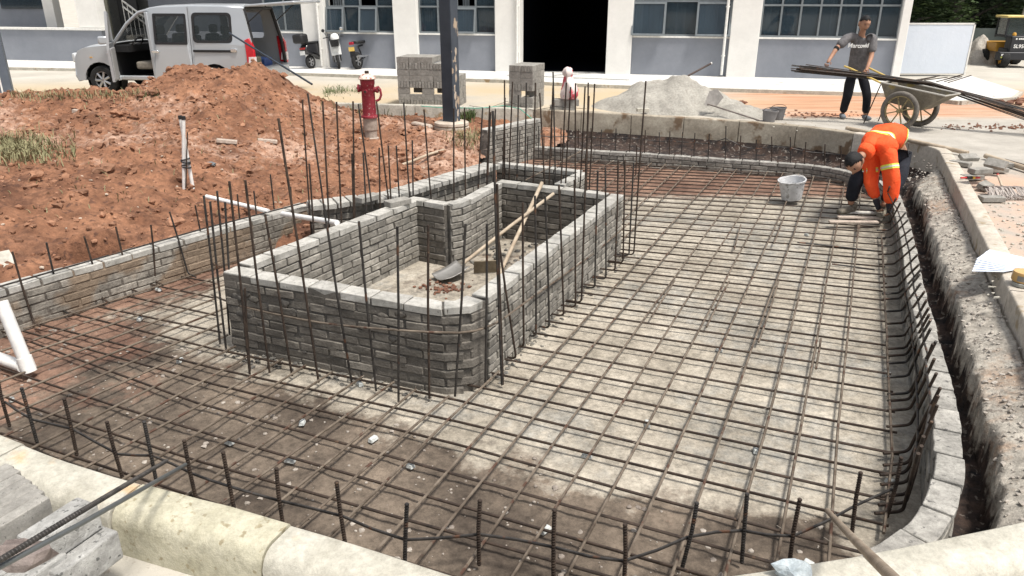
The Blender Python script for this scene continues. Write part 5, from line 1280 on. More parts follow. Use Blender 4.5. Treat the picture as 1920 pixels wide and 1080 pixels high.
for k in range(5): blk(e0_ + n1 * (.03 + .11 * k) + d1_ * (.20 + .03 * k), .128, (.30, .10, .10), ang1, ('hidden grey block carrying the foreground row at its far end', 'grey block carrying the foreground row, second from the kerb', 'grey block carrying the middle of the foreground row', 'grey block carrying the nearer half of the foreground row', 'grey block carrying the nearest end of the foreground row')[k])
o = MB().blob((0, 0, 0), .07, .5, 2, (1.2, .8, .7)).build('broken_brick', mat('brown_broken_brick', (.13, .10, .09), (.26, .22, .20), scale=9, bump=.6), smooth=0); o.location = Dp(45, 1040, 1.85); tag(o, 'brown broken brick stub in the bottom left corner', 'brick bat')
one(MB().tube([Dp(-70, 1092, 1.5), Dp(150, 960, 1.93), G(312, 864, .10)], .0085, 10, ribs=.013), 'rebar', M_steel, 'dark ribbed steel rod resting across the foreground bricks', 'rebar')
one(MB().tube([Dp(-70, 1100, 1.52), Dp(150, 983, 1.88), G(348, 871, .08)], .0085, 12), 'steel_rod', flat('smooth_grey_rod', (.14, .15, .15), .4, .5), 'smooth grey rod crossing under the ribbed one at bottom left', 'rod')
one(MB().tube([Dp(1551, 957, 2.78), Dp(1600, 1010, 2.05), Dp(1690, 1100, 1.15)], [.0105, .0125, .0125], 14, ribs=.026), 'rebar', mat('tan_ribbed_rod', (.20, .15, .11), (.36, .30, .23), scale=6, rough=.6, metal=.3, bump=.2), 'thick tan ribbed rod poking in from the bottom right', 'rebar')
one(MB().blob(G(1485, 1068, .09), .05, .45, 2, (1.3, .8, .7)), 'concrete_chunk', mat('blue_grey_chunk', (.28, .33, .36), (.5, .54, .55), scale=14, bump=.5), 'blue-grey chunk of concrete sitting on the foreground kerb', 'chunk', smooth=0)
o = MB().box((0, 0, 0), (.34, .13, .03), Matrix.Rotation(-.75, 3, 'Z') @ Matrix.Rotation(.55, 3, 'Y')).build('board', M_granite, bevel=.004); o.location = hit(18, 497) + Vector((0, -.02, .0)); tag(o, 'grey board leaning behind the low left wall at the border', 'board')
# green cord and wires near the post
pipe([G(655 + 135, 199, .08), G(830, 202, .08), G(900, 203, .1), G(945, 198, .12), G(975, 204, .1), G(1000, 225, .08), G(1006, 240, 0)], .008, 'thin green plastic cord strung along the far kerb', 'cord', flat('green_cord', (.10, .42, .30), .5), 'cord', 6)
pipe([G(880, 198, .1), G(915, 203, .1), G(950, 190, .12), G(1000, 207, .15), G(1040, 200, .12), G(1100, 204, .12)], .004, 'thin black wire sagging across the upright bars', 'wire', M_black, 'wire', 5)
# long stick by the van
pipe([Dp(430, 62, 15.4), Dp(585, 158, 13.7)], .018, 'dark pole sticking out of the open van onto the heap', 'pole', M_post, 'steel_pole')
# ---- grass
def grass(n, fn, h, m, name='grass'):
    b = MB()
    for i in range(n):
        p = fn(i); a = random.random() * 6.28; l = h * random.uniform(.5, 1.2); d = Vector((math.cos(a), math.sin(a), 0)); s = Vector((-d.y, d.x, 0)) * .006
        q = p + d * l * .35 + Vector((0, 0, l * .75)); r = p + d * l * .8 + Vector((0, 0, l * .95)); b.add([p - s, p + s, q + s * .8, q - s * .8, r], [(0, 1, 2, 3), (3, 2, 4)])
    return tag(b.build(name, m, smooth=0, recalc=False), kind='stuff')
M_grass = mat('grass_green', (.035, .06, .02), (.15, .19, .07), scale=2, rough=.7); M_dry = mat('dry_grass', (.13, .13, .06), (.33, .30, .17), scale=2, rough=.8)
grass(1300, lambda i: hit(random.gauss(755, 38), random.gauss(203, 6)), .22, M_grass)
grass(600, lambda i: hit(random.uniform(610, 700), random.gauss(182, 5)), .2, M_grass)
grass(250, lambda i: hit(random.uniform(860, 890), random.gauss(222, 4)), .16, M_grass)
grass(1300, lambda i: hit(min(140, abs(random.gauss(0, 60))), random.gauss(283, 13)), .12, M_dry, 'dry_grass')
grass(500, lambda i: hit(random.uniform(20, 300), random.gauss(182, 4)), .10, M_dry, 'dry_grass')
grass(260, lambda i: hit(random.uniform(0, 640), random.uniform(185, 420)), .07, M_dry, 'dry_grass')
grass(300, lambda i: hit(random.gauss(880, 20), random.gauss(262, 9)), .12, M_dry, 'dry_grass')

# ================================================================ van, two-wheelers, loader
VB = math.radians(-7)
vo = G(152, 177, 0)
M_silver = mat('silver_paint', (.43, .455, .475), (.49, .515, .535), scale=.8, rough=.28, metal=.35, coat=.35, spec=.5)
M_trim = flat('black_trim', (.012, .012, .013), .6); M_vg = glass('car_glass', (.01, .014, .014), .45); M_chrome = flat('chrome', (.7, .7, .7), .15, .9)
van = thing('van', 'silver minivan with its front door and tailgate open behind the soil heap', 'van', vo, VB)
VW = 1.72
def vy(z, near): t_ = max(0, z - 1.0) * .13; return t_ if near else VW - t_
def panel(name, poly, m, holes=(), y0=0.0, th=.035, par=None, near=True, smooth=0):
    b = MB(); b.prism(poly, 0, 1, holes=holes); 
    nv = []
    for x, z, k in b.v:
        y = vy(z, near); nv.append((x, y + (y0 + th * k) * (1 if near else -1), z))
    b.v = nv; return b.build(name, m, par or van, smooth=smooth)
def arch(cx, r, z0=.28): return [(cx + r * math.cos(a), .31 + r * math.sin(a)) for a in [math.pi * k / 10 for k in range(11)]]
A1_ = arch(.58, .39)[::-1]; A2_ = arch(3.25, .38)[::-1]
lower = [(.02, .30), (.0, .62), (.04, .80), (.12, .93), (.30, 1.0), (.80, 1.06)]
# front wing
panel('front_wing', lower + [(.95, 1.06), (.95, .29)] + [p for p in [(x, z) for x, z in A1_[::-1]] if True][0:0] + [(.97, .26)][0:0] + [(.96, .30)] + [(x, z) for x, z in A1_[::-1]][0:11] if False else [(.02, .30), (.0, .62), (.04, .80), (.12, .93), (.30, 1.0), (.93, 1.06), (1.02, .32)] + [(.58 + .39 * math.cos(math.pi * k / 10), .31 + .39 * math.sin(math.pi * k / 10)) for k in range(0, 11)], M_silver)
# side behind the open door: pillar, sliding door, quarter panel
def rrect(x0, z0, x1, z1, r=.05, sk=0):
    out = []
    for cx, cz, a0 in ((x1 - r, z1 - r, 0), (x0 + r + sk, z1 - r, 90), (x0 + r, z0 + r, 180), (x1 - r, z0 + r, 270)):
        for k in range(4):
            a = math.radians(a0 + 30 * k); out.append((cx + r * math.cos(a), cz + r * math.sin(a)))
    return out
panel('sliding_door', [(1.84, .36), (2.74, .36), (2.75, 1.84), (2.05, 1.82), (1.86, 1.79)], M_silver, [rrect(1.98, 1.10, 2.68, 1.68, .03)])
rq = [(2.76, .36), (2.86, .34)] + [(3.25 - .38 * math.cos(math.pi * k / 10), .31 + .38 * math.sin(math.pi * k / 10)) for k in range(11)] + [(4.12, .30), (4.18, .60), (4.16, 1.05), (4.05, 1.55), (3.98, 1.82), (2.765, 1.85)]
panel('quarter_panel', rq, M_silver, [rrect(2.86, 1.14, 3.70, 1.70, .09)])
for nm, x0, x1, z0, z1, r in (('window', 1.975, 2.685, 1.095, 1.685, .03), ('window', 2.855, 3.705, 1.135, 1.705, .09)):
    fr_ = panel('window_seal', rrect(x0 - .02, z0 - .02, x1 + .02, z1 + .02, r), M_trim, [rrect(x0 + .03, z0 + .03, x1 - .03, z1 - .03, r)], -.006, .012)
    panel('window', rrect(x0, z0, x1, z1, r), M_vg, (), .008, .006)
# far side, one panel with windows
panel('far_side', [(.02, .30), (.0, .62), (.12, .93), (.93, 1.06), (1.35, 1.50), (1.65, 1.75), (2.05, 1.82), (3.98, 1.82), (4.16, 1.05), (4.12, .30)], M_silver, [rrect(1.98, 1.10, 2.68, 1.68, .03), rrect(2.86, 1.14, 3.70, 1.70, .09), [(1.2, 1.12), (1.85, 1.12), (1.85, 1.68), (1.66, 1.62)]], near=False)
# skin across: bonnet, roof, floor, nose
def cross(name, P, m, th=.03, inset=0, smooth=30):
    b = MB(); n_ = 8; rows = []
    for x, z in P:
        for j in range(n_ + 1):
            v = j / n_; y = vy(z, True) + (vy(z, False) - vy(z, True)) * v; cr = .05 * (1 - (2 * v - 1) ** 4) if z > .9 else 0; xc = -.10 * (1 - (2 * v - 1) ** 2) if x < .3 else 0
            b.v.append((x + xc, y, z + cr))
    for i in range(len(P) - 1):
        for j in range(n_): a = i * (n_ + 1) + j; b.f.append((a, a + 1, a + n_ + 2, a + n_ + 1))
    o = b.build(name, m, van, smooth=smooth); s = o.modifiers.new('thick', 'SOLIDIFY'); s.thickness = th; s.offset = -1; return o
cross('bonnet', [(.0, .62), (.04, .80), (.12, .93), (.30, 1.0), (.93, 1.07)], M_silver)
cross('front_bumper', [(.02, .28), (-.03, .40), (0, .62)], M_silver)
cross('windscreen', [(.95, 1.08), (1.35, 1.50), (1.62, 1.73)], M_vg, .006)
cross('roof', [(1.62, 1.73), (1.80, 1.79), (2.05, 1.825), (2.75, 1.85), (3.5, 1.845), (4.0, 1.815)], M_silver)
b = MB(); b.box((2.1, VW / 2, .34), (4.0, VW - .12, .06)); b.box((.95, VW / 2, .70), (.05, VW - .1, .66)); b.box((1.12, VW / 2, .98), (.34, VW - .12, .14)); b.build('cabin_floor', M_trim, van)
# pillars round the open front door
b = MB()
b.tube([(.94, .06, 1.06), (1.33, .09, 1.49), (1.63, .12, 1.72), (1.86, .12, 1.77)], .035, 8); b.build('door_frame', M_silver, van)
b = MB(); b.box((1.35, .08, .37), (1.0, .10, .09)); b.build('sill', M_silver, van, bevel=.02)
b = MB(); b.box((1.84, .06, 1.05), (.07, .07, 1.36)); b.build('pillar', M_silver, van, bevel=.01)
M_int = flat('grey_seat_fabric', (.05, .05, .052), .9)
for xx in (1.55, 2.35, 3.05):
    for yy in (.42, 1.25):
        s_ = MB(); s_.box((xx, yy, .62), (.46, .48, .16)); s_.box((xx + .24, yy, .95), (.14, .46, .62), Matrix.Rotation(.2, 3, 'Y')); s_.box((xx + .33, yy, 1.36), (.10, .28, .18)); s_.build('seat', M_int if xx > 1.6 else flat('beige_seat', (.20, .18, .15), .9), van, bevel=.04)
b = MB(); b.torus((1.28, .42, 1.06), .18, .018, (-.8, 0, .6), 24, 8); b.tube([(1.27, .42, 1.05), (1.1, .42, .93)], .03, 8); b.build('steering_wheel', M_trim, van)
# open front door, hinged at its front edge
dh = thing('x', 'x', 'x'); bpy.data.objects.remove(dh)
dp = bpy.data.objects.new('front_door', None); COL.objects.link(dp); dp.parent = van; dp.location = (.94, 0, 0); dp.rotation_euler = (0, 0, math.radians(-62))
def dpanel(name, poly, m, holes=(), y0=0, th=.05):
    b = MB(); b.prism(poly, 0, 1, holes=holes); b.v = [(x, vy(z, True) * .8 + y0 + th * k, z) for x, z, k in b.v]; return b.build(name, m, dp, smooth=0)
dpanel('door_skin', [(0, .36), (.86, .36), (.90, 1.0), (.90, 1.76), (.70, 1.72), (.40, 1.50), (.03, 1.10)], M_silver, [[(.16, 1.13), (.83, 1.13), (.83, 1.68), (.68, 1.65), (.42, 1.44)]])
dpanel('glass', [(.15, 1.12), (.84, 1.12), (.84, 1.69), (.68, 1.66), (.42, 1.45)], M_vg, (), .02, .006)
dpanel('inner_card', [(.06, .42), (.82, .42), (.84, 1.02), (.06, 1.02)], flat('grey_door_card', (.30, .30, .30), .7), (), .052, .02)
b = MB(); b.box((.66, -.02, .93), (.16, .03, .035)); b.build('handle', M_chrome, dp, bevel=.01)
b = MB(); b.box((.06, -.12, 1.16), (.07, .22, .17)); b.build('mirror', M_silver, dp, bevel=.03)
b = MB(); b.tube([(.96, -.002, .36), (.955, .0, .75), (.94, .0, 1.06)], .012, 6); b.build('door_gap', M_trim, van)
# trim
b = MB(); b.box((1.95, -.02, .93), (.17, .03, .05)); b.build('handle', M_chrome, van, bevel=.01)
b = MB(); b.box((3.25, -.004, .95), (.86, .02, .05)); b.build('slide_rail', M_trim, van); b = MB(); b.box((3.74, -.012, .97), (.14, .03, .07)); b.build('rail_cap', M_chrome, van, bevel=.01)
b = MB(); b.box((.42, -.006, .80), (.06, .012, .025)); b.build('indicator', flat('orange_lens', (.6, .35, .1), .3), van)
for nr in (True, False):
    b = MB(); b.prism([(4.02, .62), (4.19, .60), (4.18, 1.05), (4.10, 1.22), (4.0, 1.18)], -.03, .06); b.v = [(x, (vy(z, True) + k) if nr else (vy(z, False) - k), z) for x, z, k in b.v]; tl = b.build('tail_light', flat('red_lens', (.50, .012, .02), .15, coat=.5), van, bevel=.008)
    b = MB(); b.prism([(4.05, .66), (4.195, .66), (4.195, .84), (4.07, .84)], -.034, .064); b.v = [(x, (vy(z, True) + k) if nr else (vy(z, False) - k), z) for x, z, k in b.v]; b.build('clear_lens', flat('clear_lens', (.75, .68, .68), .15), tl)
b = MB(); b.box((-.02, .25, .78), (.10, .34, .20), Matrix.Rotation(-.25, 3, 'Z')); b.build('headlight', flat('headlamp', (.6, .62, .63), .1), van, bevel=.03)
# rear frame and cargo, raised tailgate
b = MB()
for y in (.12, VW - .12): b.tube([(4.15, y - .06 if y < 1 else y + .06, .60), (4.13, y, 1.1), (3.98, y + (.06 if y < 1 else -.06), 1.80)], .04, 8)
b.tube([(3.98, .18, 1.80), (3.98, VW - .18, 1.80)], .04, 8); b.build('rear_frame', M_trim, van)
b = MB(); b.box((4.14, VW / 2, .46), (.16, VW, .28)); b.build('rear_bumper', M_silver, van, bevel=.04)
b = MB(); b.box((3.6, .60, .62), (.7, .5, .35)); b.build('cargo_box', flat('khaki_bag', (.20, .19, .13), .9), van, bevel=.04); b = MB(); b.box((3.75, 1.1, .60), (.5, .4, .3)); b.build('cargo_box', flat('blue_box', (.03, .07, .22), .6), van, bevel=.03)
tg = bpy.data.objects.new('tailgate', None); COL.objects.link(tg); tg.parent = van; tg.location = (4.0, VW / 2, 1.83); tg.rotation_euler = (0, math.radians(-4), 0)
b = MB(); b.prism([(0, -.68), (0, .68), (.45, .74), (1.12, .74), (1.2, .6), (1.2, -.6), (1.12, -.74), (.45, -.74)], 0, .05, holes=[[(.1, -.55), (.42, -.6), (.42, .6), (.1, .55)]]); b.build('gate_skin', M_silver, tg, bevel=.015)
b = MB(); b.prism([(.09, -.56), (.43, -.61), (.43, .61), (.09, .56)], .02, .026); b.build('glass', M_vg, tg)
for s in (-1, 1):
    b = MB(); b.tube([(-.02, s * .74, -.35), (.5, s * .72, -.01)], .012, 6); b.build('gas_strut', M_trim, tg)
def wheel(par, c, R, w_, m_rim, axis=(0, 1, 0), spokes=7, name='wheel'):
    t_ = MB(); t_.lathe(c, [(R * .62, -w_ / 2), (R * .9, -w_ / 2), (R, -w_ * .32), (R, w_ * .32), (R * .9, w_ / 2), (R * .62, w_ / 2)], 32, axis, cap=False); t_.lathe(c, [(R * .62, -w_ / 2), (R * .60, 0), (R * .62, w_ / 2)], 32, axis, cap=False); t_.lathe(c, [(.001, .0), (R * .6, .0)], 24, axis, cap=False)
    w0 = t_.build(name, M_tyreb, par, smooth=40); r_ = MB(); ax_ = Vector(axis); c = Vector(c)
    ux = Vector((1, 0, 0)); uz = ux.cross(ax_).normalized() if abs(ax_.x) < .5 else Vector((0, 0, 1)); ux = uz.cross(ax_)
    r_.torus(c - ax_ * w_ * .3, R * .60, R * .05, axis, 28, 6); r_.cyl(c - ax_ * w_ * .38, c, R * .14, 12)
    for q in range(spokes):
        a_ = 2 * math.pi * q / spokes; v = ux * math.cos(a_) + uz * math.sin(a_); r_.tube([c - ax_ * w_ * .33 + v * R * .1, c - ax_ * w_ * .30 + v * R * .6], [R * .08, R * .1], 6)
    r_.build('rim', m_rim, w0); return w0
M_tyreb = mat('black_tyre', (.012, .012, .012), (.03, .03, .03), scale=20, rough=.9)
M_alloy = flat('alloy', (.45, .45, .45), .3, .7)
for cx in (.58, 3.25):
    for cy in (.10, VW - .10): wheel(van, (cx, cy, .31), .31, .19, M_alloy, (0, 1, 0))
for cx in (.58, 3.25): b = MB(); b.lathe((cx, .30, .31), [(.40, -.22), (.40, .02), (.001, .03)], 24, (0, 1, 0), cap=False); b.build('wheel_well', M_trim, van)
# ---- two-wheelers (local x forward, y left)
def bike(label, loc, rz, lean, parts, name='scooter'):
    t = thing(name, label, 'motorcycle' if name != 'scooter' else 'scooter', loc, rz); t.scale = (.86, .86, .86); t.rotation_euler = (lean, 0, rz); parts(t); return t
M_bp = flat('gloss_black_paint', (.018, .018, .02), .25, coat=.5); M_wp = flat('white_panel', (.70, .71, .70), .35); M_sil = flat('grey_metal', (.35, .35, .35), .4, .6)
def bwheel(t, x, R, w_): return wheel(t, (x, 0, R), R, w_, M_sil, (0, 1, 0), 5)
def mirrors(t, x, z, w_=.30):
    for s in (-1, 1):
        m_ = MB(); m_.tube([(x, s * .2, z), (x - .02, s * w_, z + .2)], .008, 5); m_.lathe((x - .02, s * w_, z + .22), [(.001, -.012), (.05, -.01), (.055, .005), (.001, .012)], 12, (1, 0, 0)); m_.build('mirror', M_chrome if s > 0 else M_trim, t)
def scooter(body, accent, box=None, basket=False, helmet=False, plate_front=False):
    def f(t):
        bwheel(t, .62, .22, .09); bwheel(t, -.55, .22, .10)
        b = MB(); b.prism([(-.85, .62), (-.75, .78), (-.1, .80), (.0, .72), (.02, .34), (.38, .30), (.40, .42), (.50, .95), (.58, .95), (.60, .40), (.48, .22), (-.05, .22), (-.25, .40), (-.75, .48)], -.14, .14, Matrix(((1, 0, 0, 0), (0, 0, 1, 0), (0, 1, 0, 0), (0, 0, 0, 1)))); b.build('body', body, t, bevel=.04)
        b = MB(); b.box((.57, 0, .68), (.05, .34, .48), Matrix.Rotation(-.15, 3, 'Y')); b.build('leg_shield', accent, t, bevel=.05)
        b = MB(); b.box((-.42, 0, .83), (.66, .27, .09)); b.build('seat', M_trim, t, bevel=.04)
        b = MB(); b.lathe((.55, 0, 1.0), [(.001, -.12), (.13, -.08), (.16, 0), (.12, .07), (.001, .1)], 14, (1, 0, .3)); b.build('headset', body, t)
        b = MB(); b.tube([(.44, -.34, 1.02), (.52, -.12, 1.04), (.52, .12, 1.04), (.44, .34, 1.02)], .016, 8); b.build('handlebar', M_trim, t); mirrors(t, .5, 1.04)
        b = MB(); b.lathe((.62, 0, .22), [(.25, -.06), (.25, .06)], 20, (0, 1, 0), cap=False); 
        b = MB(); b.tube([(.56, -.07, .6), (.62, -.07, .22)], .02, 6); b.tube([(.56, .07, .6), (.62, .07, .22)], .02, 6); b.build('fork', M_sil, t)
        b = MB(); b.box((-.88, 0, .52), (.02, .2, .13)); b.build('plate', M_wp, t)
        if plate_front: b = MB(); b.box((.67, 0, .62), (.02, .2, .10)); b.build('plate', M_wp, t)
        b = MB(); b.box((-.84, 0, .66), (.05, .2, .06)); b.build('tail_light', flat('tail_red', (.4, .02, .02), .3), t)
        if box: b = MB(); b.box((-.86, 0, .98), (.36, .42, .30)); b.build('top_box', M_trim, t, bevel=.07)
        if basket:
            b = MB()
            for k in range(7): z = .74 + k * .035; h = .13 + k * .006; b.tube([(.64, -h, z), (.84 + k * .006, -h, z), (.84 + k * .006, h, z), (.64, h, z), (.64, -h, z)], .007, 4)
            for k in range(7): y = -.13 + k * .043; b.tube([(.84, y, .74), (.88, y * 1.2, .96)], .006, 4)
            b.box((.74, 0, .74), (.2, .26, .01)); b.build('basket', M_trim, t)
        if helmet: b = MB(); b.lathe((.70, .03, 1.0), [(.14, -.04), (.145, .02), (.12, .1), (.07, .14), (.001, .155)], 18); b.build('helmet', flat('white_shell', (.82, .82, .80), .3), t)
    return f
bike('black scooter with black top box in front of the white column', G(604, 126, .07), math.radians(64), math.radians(-6), scooter(M_bp, M_bp, box=True))
bike('white and black scooter with front basket and white helmet, middle of the three', G(634, 126, .07), math.radians(-74), math.radians(6), scooter(M_bp, M_wp, basket=True, helmet=True, plate_front=True))
def moto(t):
    bwheel(t, .68, .28, .09); bwheel(t, -.60, .28, .12)
    b = MB(); b.tube([(.62, 0, .95), (.1, 0, .78), (-.45, 0, .72)], .03, 8); b.tube([(.55, 0, .82), (.25, 0, .36), (-.25, 0, .34), (-.4, 0, .7)], .025, 8); b.tube([(-.25, .1, .36), (-.6, .1, .28)], .02, 6); b.tube([(-.25, -.1, .36), (-.6, -.1, .28)], .02, 6); b.build('frame', M_bp, t)
    b = MB(); b.box((.08, 0, .48), (.34, .26, .30)); b.build('engine', M_sil, t, bevel=.04)
    b = MB(); b.lathe((.22, 0, .92), [(.001, -.24), (.10, -.2), (.15, 0), (.12, .18), (.001, .24)], 14, (1, 0, .15)); b.build('tank', M_bp, t)
    b = MB(); b.box((-.35, 0, .86), (.62, .26, .09)); b.build('seat', M_trim, t, bevel=.04)
    b = MB(); b.box((-.80, 0, .84), (.08, .16, .09)); b.build('tail_light', flat('tail_red_2', (.35, .01, .03), .25), t, bevel=.02)
    b = MB(); b.box((-.84, 0, .66), (.02, .21, .13)); b.build('plate', flat('yellow_plate', (.75, .5, .12), .5), t)
    b = MB(); b.box((-.80, 0, .50), (.02, .2, .22)); b.build('mud_flap', M_trim, t)
    b = MB(); b.tube([(.66, -.09, .95), (.70, -.09, .28)], .022, 6); b.tube([(.66, .09, .95), (.70, .09, .28)], .022, 6); b.build('fork', M_sil, t)
    b = MB(); b.tube([(.42, -.38, 1.14), (.58, -.14, 1.04), (.58, .14, 1.04), (.42, .38, 1.14)], .014, 8); b.build('handlebar', M_trim, t); mirrors(t, .46, 1.14, .38)
    b = MB(); b.tube([(-.05, -.16, .40), (-.75, -.18, .42)], [.03, .045], 10); b.build('exhaust', M_chrome, t)
    b = MB(); b.box((.05, -.30, .62), (.3, .16, .02)); b.box((.05, -.36, .48), (.28, .02, .28)); b.build('leg_guard', M_sil, t)
    b = MB(); b.prism([(-.12, 0), (.12, 0), (.14, .12), (0, .22), (-.14, .12)], -.01, .01, Matrix(((0, 0, 1, .1), (1, 0, 0, -.52), (0, 1, 0, .42), (0, 0, 0, 1)))); b.build('reflector', flat('yellow_reflector', (.8, .6, .05), .4), t)
bike('black motorcycle with yellow plate and yellow reflector, rightmost of the three', G(690, 127, .07), math.radians(68), math.radians(-5), moto, 'motorcycle')
# ---- wheel loader
lo = G(1868, 127, 0); ld = thing('wheel_loader', 'yellow and black wheel loader seen from behind at the right border', 'wheel loader', lo, math.radians(-8)); ld.scale = (.56, .56, .56)
M_yel = mat('loader_yellow', (.50, .26, .04), (.62, .34, .07), scale=3, rough=.45); M_blk = flat('loader_black', (.022, .024, .028), .5)
for x in (.30, 2.05):
    for y in (0, 2.5): wheel(ld, (x, y + .1, .42), .42, .40, M_yel, (1, 0, 0), 6)
b = MB(); b.box((1.18, .1, .62), (2.5, .5, .42)); b.box((1.18, .6, .75), (1.6, 1.1, .5)); b.build('counterweight', M_blk, ld, bevel=.05)
b = MB(); b.box((1.0, .3, 1.22), (1.15, .7, .85)); b.build('engine_hood', M_blk, ld, bevel=.05)
for k, xx in enumerate((.25, 2.05)):
    b = MB(); b.box((xx, -.16, .68), (.42, .02, .10)); b.build('rear_light', flat('white_lamp', (.8, .8, .78), .3), ld); b = MB(); b.box((xx, -.17, .56), (.46, .02, .08)); b.build('hazard_strip', flat('strip_yellow', (.45, .48, .12), .5), ld)
b = MB(); b.box((1.85, .7, 1.2), (.6, 1.6, .8)); b.box((1.1, 2.4, 1.0), (1.3, 1.6, .5)); b.build('body', M_yel, ld, bevel=.04)
b = MB()
for x in (.42, 1.85):
    for y in (.75, 1.9): b.box((x, y, 2.05), (.08, .08, 1.05))
b.box((1.13, 1.32, 1.62), (1.5, 1.2, .12)); b.build('cab_frame', M_blk, ld, bevel=.01)
b = MB(); b.box((1.13, 1.32, 2.62), (1.75, 1.45, .12)); b.build('cab_roof', flat('pale_yellow_roof', (.72, .58, .22), .5), ld, bevel=.04)
b = MB(); b.box((1.13, .76, 2.1), (1.36, .02, .9)); b.box((.43, 1.32, 2.1), (.02, 1.05, .9)); b.box((1.84, 1.32, 2.1), (.02, 1.05, .9)); b.build('cab_glass', glass('cab_glass', (.03, .045, .045), .5), ld)
b = MB(); b.tube([(1.15, .9, 2.5), (1.22, .9, 3.35)], .09, 10); b.build('exhaust_stack', M_sil, ld)
b = MB(); b.lathe((.62, .2, 1.66), [(.001, 0), (.1, 0), (.1, .1), (.06, .16), (.001, .17)], 10); b.build('intake_cap', M_yel, ld)
def text(s, size, m, parent, loc, rot, name='lettering', ext=.002, bend=None):
    cu = bpy.data.curves.new(name, 'FONT'); cu.body = s; cu.size = size; cu.align_x = 'CENTER'; cu.align_y = 'CENTER'; cu.extrude = ext; cu.offset = size * .02
    t_ = bpy.data.objects.new('tmp', cu); COL.objects.link(t_); dg = bpy.context.evaluated_depsgraph_get(); me = bpy.data.meshes.new_from_object(t_.evaluated_get(dg)); bpy.data.objects.remove(t_)
    me.name = name
    if bend:
        for v in me.vertices: v.co.z -= bend * v.co.x ** 2
    me.materials.clear(); me.materials.append(m); o = bpy.data.objects.new(name, me); COL.objects.link(o); o.parent = parent; o.location = loc; o.rotation_euler = rot; return o
M_wl = flat('white_lettering', (.85, .85, .82), .6)
text('SL956F', .26, M_wl, ld, (.98, -.056, 1.12), (math.pi / 2, 0, 0)); text('■  ■■■■  ■■', .10, M_wl, ld, (1.0, -.056, 1.50), (math.pi / 2, 0, 0), 'warning_marks')

# ================================================================ people
def skin(name, V, E, R, m, parent, root=0, sub=2, smooth=180, disp=None):
    me = bpy.data.meshes.new(name); me.from_pydata([tuple(v) for v in V], E, []); me.update()
    o = bpy.data.objects.new(name, me); COL.objects.link(o); o.parent = parent
    sk_ = o.modifiers.new('skin', 'SKIN'); sk_.use_smooth_shade = True; sk_.branch_smoothing = .6
    for i, r in enumerate(R):
        d = me.skin_vertices[0].data[i]; d.radius = r if isinstance(r, tuple) else (r, r); d.use_root = (i == root)
    s = o.modifiers.new('sub', 'SUBSURF'); s.levels = sub; s.render_levels = sub
    dg = bpy.context.evaluated_depsgraph_get(); me2 = bpy.data.meshes.new_from_object(o.evaluated_get(dg)); o.modifiers.clear()
    if disp:
        me2.update()
        for v in me2.vertices: v.co += v.normal * (disp[0] * (fbm(v.co.x, v.co.y, v.co.z, disp[1], 3)))
    me2.polygons.foreach_set('use_smooth', [True] * len(me2.polygons)); me2.materials.clear(); me2.materials.append(m); o.data = me2; me2.name = name; return o
M_skin = mat('tanned_skin', (.32, .165, .105), (.44, .25, .165), scale=8, rough=.6); M_hair = mat('black_hair', (.006, .006, .007), (.018, .017, .017), scale=40, rough=.7, bump=.5, bscale=90)
